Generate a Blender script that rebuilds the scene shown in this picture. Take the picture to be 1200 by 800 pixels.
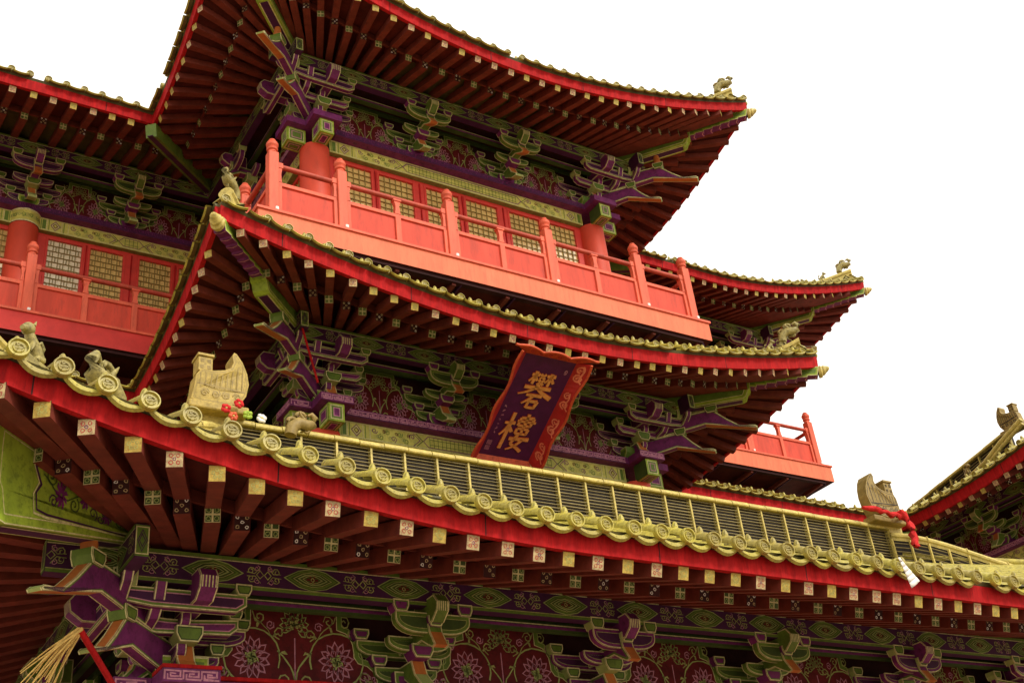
import bpy, math, random
from mathutils import Vector, Matrix
R = math.radians
rnd = random.Random(7)
S = bpy.context.scene
for o in list(bpy.data.objects): bpy.data.objects.remove(o)
COL = S.collection

# ------------------------------------------------------------------ camera
def cam_matrix(loc, yaw, pitch, roll):
    cy, sy, cp, sp = math.cos(yaw), math.sin(yaw), math.cos(pitch), math.sin(pitch)
    f = Vector((sy*cp, cy*cp, sp)); r = Vector((cy, -sy, 0)); u = r.cross(f)
    c, s = math.cos(roll), math.sin(roll)
    r2 = c*r + s*u; u2 = -s*r + c*u
    m = Matrix.Identity(4)
    for i in range(3):
        m[i][0], m[i][1], m[i][2], m[i][3] = r2[i], u2[i], -f[i], loc[i]
    return m
cam = bpy.data.cameras.new("camera"); cam.sensor_width = 36; cam.sensor_fit = 'HORIZONTAL'
cam.lens = 1382.36/1200*36; cam.clip_end = 4000; cam.clip_start = .05
co = bpy.data.objects.new("camera", cam); COL.objects.link(co)
co.matrix_world = cam_matrix((-9.6959, -13.7082, -11.4334), .6109, .5373, -.1236)
S.camera = co

# ------------------------------------------------------------------ light: bright overcast, soft sun from the front right
SUN_EL, SUN_AZ = R(40), R(158)          # azimuth clockwise from +Y
W = bpy.data.worlds.new("World"); S.world = W; W.use_nodes = True
nt = W.node_tree; bg = nt.nodes['Background']
sky = nt.nodes.new('ShaderNodeTexSky'); sky.sky_type = 'NISHITA'; sky.sun_disc = False
sky.sun_elevation = SUN_EL; sky.sun_rotation = SUN_AZ; sky.air_density = 1.0; sky.dust_density = 4.0
mixn = nt.nodes.new('ShaderNodeMix'); mixn.data_type = 'RGBA'; mixn.inputs[0].default_value = .85
nt.links.new(sky.outputs[0], mixn.inputs[6]); mixn.inputs[7].default_value = (10.0, 9.3, 8.3, 1)   # cloud layer
nt.links.new(mixn.outputs[2], bg.inputs[0]); bg.inputs[1].default_value = .105
sun = bpy.data.lights.new("sun", 'SUN'); sun.energy = 1.5; sun.angle = R(10); sun.color = (1, .94, .84)
so = bpy.data.objects.new("sun", sun); COL.objects.link(so)
sd = Vector((math.sin(SUN_AZ)*math.cos(SUN_EL), math.cos(SUN_AZ)*math.cos(SUN_EL), math.sin(SUN_EL)))
so.rotation_euler = sd.to_track_quat('Z', 'Y').to_euler(); so.location = (0, -20, 30)
vs = S.view_settings; vs.view_transform = 'Standard'; vs.look = 'None'; vs.gamma = 1; vs.exposure = .74
S.render.engine = 'CYCLES'
S.cycles.max_bounces = 8; S.cycles.diffuse_bounces = 5

# ------------------------------------------------------------------ materials
MATS = {}
def mat(name, c, rough=.6, var=.25, scale=6., spec=.3, bump=.0, dirt=None, dirt_amt=.0, stretch=(1, 1, 1), coat=0., metal=0., vary=0.):
    m = bpy.data.materials.new(name); m.use_nodes = True; n = m.node_tree.nodes; l = m.node_tree.links
    b = n['Principled BSDF']
    tc = n.new('ShaderNodeTexCoord'); mp = n.new('ShaderNodeMapping'); mp.inputs['Scale'].default_value = stretch
    l.new(tc.outputs['Object'], mp.inputs[0])
    nz = n.new('ShaderNodeTexNoise'); nz.inputs['Scale'].default_value = scale; nz.inputs['Detail'].default_value = 6; nz.inputs['Roughness'].default_value = .65
    l.new(mp.outputs[0], nz.inputs['Vector'])
    rp = n.new('ShaderNodeValToRGB'); e = rp.color_ramp.elements
    e[0].position = .3; e[1].position = .72
    e[0].color = tuple(x*(1-var) for x in c)+(1,); e[1].color = tuple(min(1, x*(1+var)) for x in c)+(1,)
    l.new(nz.outputs[0], rp.inputs[0]); out = rp.outputs[0]
    if dirt:
        n2 = n.new('ShaderNodeTexNoise'); n2.inputs['Scale'].default_value = scale*2.7; n2.inputs['Detail'].default_value = 8; n2.inputs['Roughness'].default_value = .75
        l.new(mp.outputs[0], n2.inputs['Vector'])
        r2 = n.new('ShaderNodeValToRGB'); r2.color_ramp.elements[0].position = .5; r2.color_ramp.elements[1].position = .68
        r2.color_ramp.elements[0].color = (0, 0, 0, 1); r2.color_ramp.elements[1].color = (dirt_amt,)*3+(1,)
        l.new(n2.outputs[0], r2.inputs[0])
        mx = n.new('ShaderNodeMix'); mx.data_type = 'RGBA'; l.new(r2.outputs[0], mx.inputs[0]); l.new(out, mx.inputs[6]); mx.inputs[7].default_value = tuple(dirt)+(1,)
        out = mx.outputs[2]
    if vary:                                     # every tile comes out of the kiln a little different
        oi = n.new('ShaderNodeObjectInfo'); hs = n.new('ShaderNodeHueSaturation')
        for sock, lo, hi in (('Value', 1-vary, 1+vary), ('Hue', .5-.035*vary, .5+.05*vary), ('Saturation', 1-.15*vary, 1+.2*vary)):
            mr = n.new('ShaderNodeMapRange'); mr.inputs[3].default_value = lo; mr.inputs[4].default_value = hi
            l.new(oi.outputs['Random'], mr.inputs[0]); l.new(mr.outputs[0], hs.inputs[sock])
        l.new(out, hs.inputs['Color']); out = hs.outputs[0]
    if dirt and rough < .55:                     # dirt is dull, clean glaze and paint are not
        mr = n.new('ShaderNodeMapRange'); mr.inputs[3].default_value = rough; mr.inputs[4].default_value = min(1, rough+.45)
        l.new(r2.outputs[0], mr.inputs[0]); l.new(mr.outputs[0], b.inputs['Roughness'])
    l.new(out, b.inputs['Base Color'])
    b.inputs['Roughness'].default_value = rough; b.inputs['Specular IOR Level'].default_value = spec
    b.inputs['Metallic'].default_value = metal
    b.inputs['Coat Weight'].default_value = coat; b.inputs['Coat Roughness'].default_value = .15
    if bump:
        bp = n.new('ShaderNodeBump'); bp.inputs['Strength'].default_value = bump; bp.inputs['Distance'].default_value = .02
        l.new(nz.outputs[0], bp.inputs['Height']); l.new(bp.outputs[0], b.inputs['Normal'])
    MATS[name] = m
    return m
mat('rail_red', (.68, .118, .058), .6, .18, 3, .3, .08, (.36, .06, .035), .55, (2, 2, .45))
mat('panel_red', (.58, .066, .036), .65, .2, 2.2, .25, .08, (.32, .045, .03), .6, (2, 2, .35))
mat('deck_salmon', (.73, .175, .085), .65, .14, 2.5, .25, .06, (.42, .08, .05), .5, (2, 2, .3))
mat('column_red', (.62, .062, .024), .6, .15, 2.5, .4, .03, (.40, .05, .02), .4, (1, 1, .4))
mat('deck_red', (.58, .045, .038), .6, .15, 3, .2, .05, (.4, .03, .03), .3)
mat('wall_red', (.42, .026, .018), .6, .2, 4, .3, .05, (.25, .02, .015), .4)
mat('fascia_red', (.40, .012, .013), .75, .35, 5, .1, .15, (.20, .010, .012), .65, (3, 3, .35))
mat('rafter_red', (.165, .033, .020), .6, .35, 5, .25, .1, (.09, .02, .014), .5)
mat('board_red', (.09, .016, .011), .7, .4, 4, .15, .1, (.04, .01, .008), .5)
mat('dark_wood', (.045, .014, .014), .7, .4, 4, .15, .05)
mat('frame_red', (.62, .045, .03), .5, .15, 4, .35, .03)
mat('green', (.12, .20, .025), .5, .3, 5, .35, .05, (.03, .06, .012), .4)
mat('green_dark', (.05, .085, .016), .55, .35, 5, .3, .05)
mat('green_pale', (.33, .40, .12), .5, .25, 8, .3, .0)
mat('lime', (.30, .42, .035), .52, .3, 5, .35, .06, (.08, .13, .02), .7)
mat('purple', (.17, .023, .125), .55, .35, 6, .3, .06, (.05, .012, .035), .8)
mat('purple_dark', (.06, .012, .055), .55, .3, 5, .3, .03)
mat('maroon', (.125, .012, .014), .6, .35, 6, .2, .06, (.04, .008, .008), .7)
mat('pink_line', (.55, .24, .32), .55, .25, 12, .3, 0, (.16, .05, .08), .8)
mat('cream_line', (.66, .62, .30), .55, .25, 12, .3, 0, (.20, .20, .07), .8)
mat('olive_line', (.38, .40, .12), .55, .3, 12, .3, 0, (.12, .10, .04), .8)
mat('band_yellow', (.56, .54, .12), .5, .25, 7, .3, .0, (.2, .22, .04), .4)
mat('band_green', (.22, .30, .08), .5, .3, 9, .3, .0, (.1, .13, .03), .4)
mat('orange', (.50, .16, .035), .5, .25, 5, .35)
mat('grille', (.21, .165, .055), .6, .3, 9, .3, .1)
mat('beast_glaze', (.30, .25, .075), .5, .45, 14, .4, .4, (.06, .05, .02), .9)
mat('handrail_shaded', (.44, .065, .034), .55, .2, 3, .3, .06, (.2, .03, .02), .5, (2, 2, .45))  # rail red darkened: shade on the handrail's underside put into the colour
mat('tile_glaze', (.38, .315, .052), .42, .35, 9, .4, .3, (.10, .085, .025), .92, coat=.05, vary=.14)
mat('tile_body', (.10, .085, .028), .6, .4, 6, .3, .1)
mat('ridge_yellow', (.50, .40, .10), .5, .3, 9, .4, .2, (.16, .13, .04), .75)
mat('ridge_dark', (.022, .016, .012), .6, .3, 6, .3)
mat('boat_ochre', (.40, .29, .065), .55, .3, 12, .3, .25, (.15, .11, .035), .75)
mat('boat_brown', (.27, .19, .05), .55, .3, 9, .35, .15, (.07, .05, .02), .5)
mat('lattice', (.26, .19, .045), .5, .2, 8, .3)
mat('paper', (.80, .57, .20), .08, .2, 3, 1., .0, coat=1.); MATS['paper'].node_tree.nodes['Principled BSDF'].inputs['Coat IOR'].default_value = 2.1
mat('paper_white', (.84, .76, .54), .2, .05, 3, .5)  # paler copy of the pane colour, sky reflection painted in
mat('sign_purple', (.080, .007, .062), .45, .25, 6, .4)
mat('sign_red', (.40, .016, .014), .45, .25, 5, .4, .08)
mat('sign_orange', (.58, .085, .025), .5, .3, 8, .35, .15, (.3, .04, .02), .5)
mat('scroll_line', (.72, .20, .10), .5, .2, 9, .3)
mat('gold', (.75, .33, .08), .4, .25, 12, .5)
mat('white', (.8, .78, .72), .6, .1, 5, .3)
mat('cloth_red', (.55, .03, .03), .8, .3, 20, .1, .3)
mat('rag', (.82, .80, .74), .9, .1, 12, .1, .3)
mat('straw', (.62, .42, .12), .7, .3, 20, .2)
mat('stone', (.27, .20, .145), .8, .25, 1.2, .2, .1)
mat('plaster', (.5, .42, .34), .8, .2, 2, .2)
mat('leaf', (.06, .10, .03), .6, .4, 8, .2)
mat('rafter_yellow', (.45, .33, .07), .6, .4, 16, .2, .1, (.22, .07, .02), .8)
mat('rafter_white', (.48, .38, .19), .6, .4, 18, .2, .1, (.24, .05, .04), .85)

# ------------------------------------------------------------------ mesh builder
OFF = {}                                     # world offset of each parent, so that meshes are written in scene coordinates
class MB:
    def __init__(s): s.v = []; s.f = []; s.m = []; s.names = []; s.sm = []
    def add(s, vs, fs, m, smooth=False):
        b = len(s.v); s.v += [tuple(x) for x in vs]
        if m not in s.names: s.names.append(m)
        k = s.names.index(m)
        for f in fs: s.f.append(tuple(b+i for i in f)); s.m.append(k); s.sm.append(smooth)
    def build(s, name, parent=None, bevel=0., loc=None, rz=0.):
        off = Vector((0, 0, 0))
        if loc is None and parent is not None: off = OFF.get(parent.name, Vector((0, 0, 0)))
        me = bpy.data.meshes.new(name)
        me.from_pydata([tuple(Vector(v)-off) for v in s.v], [], s.f)
        for n in s.names: me.materials.append(MATS[n])
        me.polygons.foreach_set('material_index', s.m); me.polygons.foreach_set('use_smooth', s.sm); me.update()
        o = bpy.data.objects.new(name, me); COL.objects.link(o)
        if parent is not None: o.parent = parent
        if loc is not None: o.location = Vector(loc)-(OFF.get(parent.name, Vector((0, 0, 0))) if parent is not None else Vector((0, 0, 0))); o.rotation_euler.z = rz
        OFF[o.name] = off if loc is None else Vector((0, 0, 0))
        if loc is None: OFF[o.name] = off
        if bevel:
            md = o.modifiers.new('edge', 'BEVEL'); md.width = bevel; md.segments = 2; md.limit_method = 'ANGLE'; md.angle_limit = R(40)
        return o
def thing(name, label, cat, loc, group=None):
    o = bpy.data.objects.new(name, None); COL.objects.link(o); o.location = loc; o['label'] = label; o['category'] = cat
    if group: o['group'] = group
    OFF[o.name] = Vector(loc); return o
def tag(o, label, cat, group=None):
    o['label'] = label; o['category'] = cat
    if group: o['group'] = group
    return o
def copy_tree(o, parent, loc, rz, name=None):
    c = o.copy(); COL.objects.link(c); c.parent = parent
    c.location = Vector(loc)-OFF.get(parent.name, Vector((0, 0, 0))); c.rotation_euler.z = rz
    for ch in list(o.children):
        d = ch.copy(); COL.objects.link(d); d.parent = c
    return c

class Frame:                                 # facade frame: s along the wall, o outward, z up
    def __init__(s, O, ux): s.O = Vector((O[0], O[1], 0)); s.ux = Vector((ux[0], ux[1], 0)); s.uo = Vector((ux[1], -ux[0], 0))
    def p(s, a, o, z): return s.O + s.ux*a + s.uo*o + Vector((0, 0, z))
    def rz(s): return math.atan2(s.ux.y, s.ux.x)
LOC = Frame((0, 0), (1, 0))

def box(mb, F, s0, s1, o0, o1, z0, z1, m):
    P = F.p
    v = [P(s0, o1, z0), P(s1, o1, z0), P(s1, o0, z0), P(s0, o0, z0), P(s0, o1, z1), P(s1, o1, z1), P(s1, o0, z1), P(s0, o0, z1)]
    mb.add(v, [(3, 2, 1, 0), (4, 5, 6, 7), (0, 1, 5, 4), (1, 2, 6, 5), (2, 3, 7, 6), (3, 0, 4, 7)], m)

def inset(poly, d):
    n = len(poly); out = []
    for i in range(n):
        a, b, c = poly[i-1], poly[i], poly[(i+1) % n]
        e1 = (b[0]-a[0], b[1]-a[1]); e2 = (c[0]-b[0], c[1]-b[1])
        l1 = math.hypot(*e1) or 1e-6; l2 = math.hypot(*e2) or 1e-6
        n1 = (-e1[1]/l1, e1[0]/l1); n2 = (-e2[1]/l2, e2[0]/l2)
        k = 1+n1[0]*n2[0]+n1[1]*n2[1]; k = max(k, .35)
        out.append((b[0]+(n1[0]+n2[0])*d/k, b[1]+(n1[1]+n2[1])*d/k))
    return out
def area(p): return sum(p[i-1][0]*p[i][1]-p[i][0]*p[i-1][1] for i in range(len(p)))/2
def prism(mb, P, poly, c0, c1, side, fill, rings=(), both=True, sidemats=None, edge=None):
    """poly in (a,b); P(a,b,c)->point; rings = [(inset, material)] painted outlines on the faces"""
    if area(poly) < 0: poly = poly[::-1]
    n = len(poly)
    v = [P(a, b, c0) for a, b in poly]+[P(a, b, c1) for a, b in poly]
    for i in range(n):
        j = (i+1) % n
        mb.add([v[i], v[j], v[n+j], v[n+i]], [(0, 1, 2, 3)], sidemats(poly[i], poly[j]) if sidemats else side)
        if edge:                                 # pale painted lines along both edges of the narrow faces
            e = min(edge, abs(c1-c0)*.2)*(1 if c1 > c0 else -1); dx, dy = poly[j][0]-poly[i][0], poly[j][1]-poly[i][1]; l = math.hypot(dx, dy) or 1
            ox, oy = dy/l*.003, -dx/l*.003; a0, b0, a1, b1 = poly[i][0]+ox, poly[i][1]+oy, poly[j][0]+ox, poly[j][1]+oy
            for ca, cb in ((c0+e*.3, c0+e*1.3), (c1-e*1.3, c1-e*.3)): mb.add([P(a0, b0, ca), P(a1, b1, ca), P(a1, b1, cb), P(a0, b0, cb)], [(0, 1, 2, 3)], 'cream_line')
    for c, flip in ((c1, False), (c0, True)):
        cur = poly
        if both or not flip:
            for d, m in rings:
                nx = inset(cur, d)
                vv = [P(a, b, c) for a, b in cur]+[P(a, b, c) for a, b in nx]
                mb.add(vv, [((i, (i+1) % n, n+(i+1) % n, n+i) if not flip else (n+i, n+(i+1) % n, (i+1) % n, i)) for i in range(n)], m)
                cur = nx
        idx = tuple(range(n)); mb.add([P(a, b, c) for a, b in cur], [idx if not flip else idx[::-1]], fill)

def ribbon(mb, Q, pts, w, m, closed=False):
    """flat painted line; Q(u,v)->point, pts in plane units, w may be a list"""
    n = len(pts)
    if n < 2: return
    L = []; Rr = []
    for i in range(n):
        a = pts[(i-1) % n] if (closed or i > 0) else pts[i]; c = pts[(i+1) % n] if (closed or i < n-1) else pts[i]; b = pts[i]
        d1 = (b[0]-a[0], b[1]-a[1]); d2 = (c[0]-b[0], c[1]-b[1])
        l1 = math.hypot(*d1); l2 = math.hypot(*d2)
        if l1 < 1e-9: d1, l1 = d2, l2
        if l2 < 1e-9: d2, l2 = d1, l1
        if l1 < 1e-9: l1 = l2 = 1; d1 = d2 = (1, 0)
        n1 = (-d1[1]/l1, d1[0]/l1); n2 = (-d2[1]/l2, d2[0]/l2)
        k = max(1+n1[0]*n2[0]+n1[1]*n2[1], .4)
        ww = (w[i] if isinstance(w, (list, tuple)) else w)/2
        nx, ny = (n1[0]+n2[0])/k*ww, (n1[1]+n2[1])/k*ww
        if ww < .014 and n > 2:                   # hand-painted: the line wanders and swells a little
            k2 = 1+rnd.gauss(0, .16); nx *= k2; ny *= k2; b = (b[0]+rnd.gauss(0, .0022), b[1]+rnd.gauss(0, .0022))
        L.append((b[0]+nx, b[1]+ny)); Rr.append((b[0]-nx, b[1]-ny))
    v = [Q(*p) for p in Rr]+[Q(*p) for p in L]
    fs = [(i, i+1, n+i+1, n+i) for i in range(n-1)]
    if closed: fs.append((n-1, 0, n, 2*n-1))
    mb.add(v, fs, m)
def plate(mb, Q, pts, m):
    if area(pts) < 0: pts = pts[::-1]
    mb.add([Q(*p) for p in pts], [tuple(range(len(pts)))], m)
def circ(cx, cy, r, n=12, a0=0, a1=2*math.pi, ry=None):
    ry = r if ry is None else ry; k = n if abs(a1-a0-2*math.pi) < 1e-6 else n-1
    return [(cx+r*math.cos(a0+(a1-a0)*i/k), cy+ry*math.sin(a0+(a1-a0)*i/k)) for i in range(n)]
def spiral(cx, cy, r0, r1, a0, turns, n=16):
    return [(cx+(r0+(r1-r0)*i/(n-1))*math.cos(a0+turns*2*math.pi*i/(n-1)), cy+(r0+(r1-r0)*i/(n-1))*math.sin(a0+turns*2*math.pi*i/(n-1))) for i in range(n)]
def bez(p0, p1, p2, p3, n=8):
    o = []
    for i in range(n):
        t = i/(n-1); u = 1-t
        o.append(tuple(u**3*p0[k]+3*u*u*t*p1[k]+3*u*t*t*p2[k]+t**3*p3[k] for k in range(len(p0))))
    return o

def tube(mb, pts, r, m, n=8, cap=True, smooth=True):
    pts = [Vector(p) for p in pts]; k = len(pts); rings = []
    up = Vector((0, 0, 1))
    for i in range(k):
        d = (pts[min(i+1, k-1)]-pts[max(i-1, 0)]).normalized()
        a = d.cross(up)
        if a.length < 1e-3: a = d.cross(Vector((0, 1, 0)))
        a.normalize(); b = a.cross(d)
        rr = r[i] if isinstance(r, (list, tuple)) else r
        rings.append([pts[i]+a*rr*math.cos(2*math.pi*j/n)+b*rr*math.sin(2*math.pi*j/n) for j in range(n)])
    v = [p for q in rings for p in q]
    fs = [(i*n+j, i*n+(j+1) % n, (i+1)*n+(j+1) % n, (i+1)*n+j) for i in range(k-1) for j in range(n)]
    mb.add(v, fs, m, smooth)
    if cap:
        mb.add(rings[0], [tuple(range(n))[::-1]], m); mb.add(rings[-1], [tuple(range(n))], m)
def lathe(mb, base, axis, prof, m, n=12, smooth=True, mats=None):
    """prof: list of (r, h) along axis"""
    axis = Vector(axis).normalized(); a = axis.cross(Vector((0, 0, 1)))
    if a.length < 1e-3: a = Vector((1, 0, 0))
    a.normalize(); b = axis.cross(a); base = Vector(base)
    rings = [[base+axis*h+(a*math.cos(2*math.pi*j/n)+b*math.sin(2*math.pi*j/n))*max(r, 1e-4) for j in range(n)] for r, h in prof]
    for i in range(len(prof)-1):
        mb.add(rings[i]+rings[i+1], [(j, (j+1) % n, n+(j+1) % n, n+j) for j in range(n)], mats[i] if mats else m, smooth)
def blob(mb, c, r, m, n=10, k=7, rot=None):
    c = Vector(c); v = []; fs = []
    for i in range(k+1):
        th = math.pi*i/k
        for j in range(n):
            ph = 2*math.pi*j/n
            d = Vector((r[0]*math.sin(th)*math.cos(ph), r[1]*math.sin(th)*math.sin(ph), r[2]*math.cos(th)))
            if rot: d = rot @ d
            v.append(c+d)
    for i in range(k):
        for j in range(n): fs.append((i*n+j, (i+1)*n+j, (i+1)*n+(j+1) % n, i*n+(j+1) % n))
    mb.add(v, fs, m, True)
def beam(mb, A, B, w, h, m, top=True, endm=None, up=Vector((0, 0, 1))):
    """square timber from A to B (axis runs along its top centre line if top)"""
    A, B = Vector(A), Vector(B); d = (B-A).normalized(); a = d.cross(up).normalized(); b = a.cross(d).normalized()
    z0, z1 = (-h, 0) if top else (-h/2, h/2)
    q = lambda P, x, z: P+a*x+b*z
    v = [q(A, -w/2, z0), q(A, w/2, z0), q(A, w/2, z1), q(A, -w/2, z1), q(B, -w/2, z0), q(B, w/2, z0), q(B, w/2, z1), q(B, -w/2, z1)]
    mb.add(v, [(0, 1, 5, 4), (1, 2, 6, 5), (2, 3, 7, 6), (3, 0, 4, 7), (4, 5, 6, 7)], m)
    mb.add(v[:4], [(3, 2, 1, 0)], endm or m)
    return (lambda x, z, e=.003: q(A, x, (z0+z1)/2+z)-d*e)       # plane of end A
# ------------------------------------------------------------------ the pavilion and its reference planes
# X runs along the front, -Y towards the viewer, z = 0 is the balcony deck of the upper storey
GZ = -13.0
pav = thing('timber_pavilion', 'red and green many-tiered timber pavilion with curved tiled eaves and balconies', 'pavilion', (0, 4, GZ))
def part(name, parent=None):
    """an empty part that carries sub-parts of its own"""
    parent = parent or pav
    o = bpy.data.objects.new(name, None); COL.objects.link(o); o.parent = parent; OFF[o.name] = OFF[parent.name]
    return o

COUNT = {}
def quota(name, n=100):
    COUNT[name] = COUNT.get(name, 0)+1
    return COUNT[name] <= n
REST = {}                                    # far repeats beyond the first hundred: one stuff mesh for each kind
def rest(name):
    if name not in REST: REST[name] = MB()
    return REST[name]

# ------------------------------------------------------------------ painted rafter ends
def ring(mb, q, x, z, r, w, m, n=10): ribbon(mb, q, circ(x, z, r, n), w, m, True)
def paint_end(mb, q, w, h, kind):
    if kind == 'square':                     # green square with four rings and a cross
        plate(mb, q, [(-w*.48, -h*.48), (w*.48, -h*.48), (w*.48, h*.48), (-w*.48, h*.48)], 'cream_line')
        for sx in (-1, 1):
            for sz in (-1, 1):
                qq = lambda x, z: q(x, z, .005)
                plate(mb, qq, [(sx*w*.25-w*.19, sz*h*.25-h*.19), (sx*w*.25+w*.19, sz*h*.25-h*.19), (sx*w*.25+w*.19, sz*h*.25+h*.19), (sx*w*.25-w*.19, sz*h*.25+h*.19)], 'green_dark')
                if rnd.random() < .9: ring(mb, lambda x, z: q(x, z, .007), sx*w*.25, sz*h*.25, w*.13, w*.05, 'green_pale')
    elif kind == 'dots':                     # five white rings on a dark ground
        plate(mb, q, [(-w*.49, -h*.49), (w*.49, -h*.49), (w*.49, h*.49), (-w*.49, h*.49)], 'dark_wood')
        for x, z in ((-.29, -.29), (.29, -.29), (-.29, .29), (.29, .29), (0, 0)):
            if rnd.random() < .93: ring(mb, lambda a, b: q(a, b, .005), x*w, z*h, w*.1, w*.055, rnd.choice(('white', 'rafter_white', 'rafter_white')), 8)
    elif kind == 'yellow':
        plate(mb, q, [(-w*.49, -h*.49), (w*.49, -h*.49), (w*.49, h*.49), (-w*.49, h*.49)], 'rafter_yellow')
        for k in range(5):
            a = k*1.26+.4; ring(mb, lambda u, v: q(u, v, .005), .24*w*math.cos(a), .24*h*math.sin(a), w*.1, w*.04, 'olive_line', 7)
    else:
        plate(mb, q, [(-w*.49, -h*.49), (w*.49, -h*.49), (w*.49, h*.49), (-w*.49, h*.49)], 'rafter_white')
        for k in range(4):
            a = k*1.571+.785; ring(mb, lambda u, v: q(u, v, .005), .3*w*math.cos(a), .3*h*math.sin(a), w*.12, w*.04, 'sign_red', 7)
        ring(mb, lambda u, v: q(u, v, .005), 0, 0, w*.1, w*.04, 'purple', 7)

# ------------------------------------------------------------------ eave tiles (one of each kind, then copies)
def disc_geo(mb, T, r=.085, seg=18, ln=.5):
    """T(x,y,z): x along eave, y inward, z up; disc faces -y at y=0"""
    def lz(prof, m):
        n = seg; rings = [[T(rr*math.cos(2*math.pi*j/n), y, rr*math.sin(2*math.pi*j/n)) for j in range(n)] for rr, y in prof]
        for i in range(len(prof)-1): mb.add(rings[i]+rings[i+1], [(j, (j+1) % n, n+(j+1) % n, n+j) for j in range(n)], m, True)
    sl = .42 if ln < 1 else .50
    tn = 10
    prof = [(r*.86, 0.03, 0), (r*.86, .15, .15*sl), (r*.8, ln, ln*sl)]
    rings = [[T(rr*math.cos(math.pi*1.08*j/(tn-1)-.12), y, z+rr*math.sin(math.pi*1.08*j/(tn-1)-.12)) for j in range(tn)] for rr, y, z in prof]
    for i in range(2): mb.add(rings[i]+rings[i+1], [(j, j+1, tn+j+1, tn+j) for j in range(tn-1)], 'tile_glaze', True)
    lz([(r*.9, .05), (r, .045), (r, .004), (r*.94, -.012), (r*.82, -.012), (r*.76, 0.006), (r*.55, .006), (r*.5, -.004), (r*.42, -.004), (r*.38, .006), (.0005, .004)], 'tile_glaze')
    for k in range(3):                        # moulded mark inside the rim
        z = (k-1)*r*.3; w = r*(.5 if k == 1 else .34)
        ribbon(mb, lambda a, b: T(a, -.006, b), [(-w, z+.006), (-w*.4, z-.008), (w*.3, z+.006), (w, z-.006)], r*.10, 'beast_glaze')
    # nail cap on the tile tube
    b = Vector(T(0, .2, .2*sl+r*.8)); ax = Vector(T(0, .2, 1))-Vector(T(0, .2, 0))
    lathe(mb, b, ax, [(.034, -.01), (.034, .012), (.026, .045), (.012, .066), (.001, .07)], 'tile_glaze', 8)
def drip_geo(mb, T, w=.125, sag=.075):
    n = 9; sl = .42
    def row(y, z0, s): return [T(w*(2*j/(n-1)-1), y, z0-s*(1-(2*j/(n-1)-1)**2)) for j in range(n)]
    A = row(.5, .5*sl, sag*.8); B = row(.02, 0, sag); q = .6 if sag < .03 else 1.; C = row(-.05, -.010*q, sag+.004); D = row(-.066, -.040*q, sag+.018*q); E = row(-.04, -.062*q, sag+.018*q); G = row(.02, -.03, sag+.0)
    for a, b, m in ((A, B, 'tile_body'), (B, C, 'tile_glaze'), (C, D, 'tile_glaze'), (D, E, 'tile_glaze'), (E, G, 'tile_body')):
        mb.add(a+b, [(j, j+1, n+j+1, n+j) for j in range(n-1)], m, True)
def local(x, y, z): return Vector((x, y, z))
PROTO = {}
def proto_mesh(name, fn):
    if name not in PROTO:
        mb = MB(); fn(mb); me = bpy.data.meshes.new(name); me.from_pydata([tuple(v) for v in mb.v], [], mb.f)
        for n in mb.names: me.materials.append(MATS[n])
        me.polygons.foreach_set('material_index', mb.m); me.polygons.foreach_set('use_smooth', mb.sm); me.update()
        PROTO[name] = me
    return PROTO[name]

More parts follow.
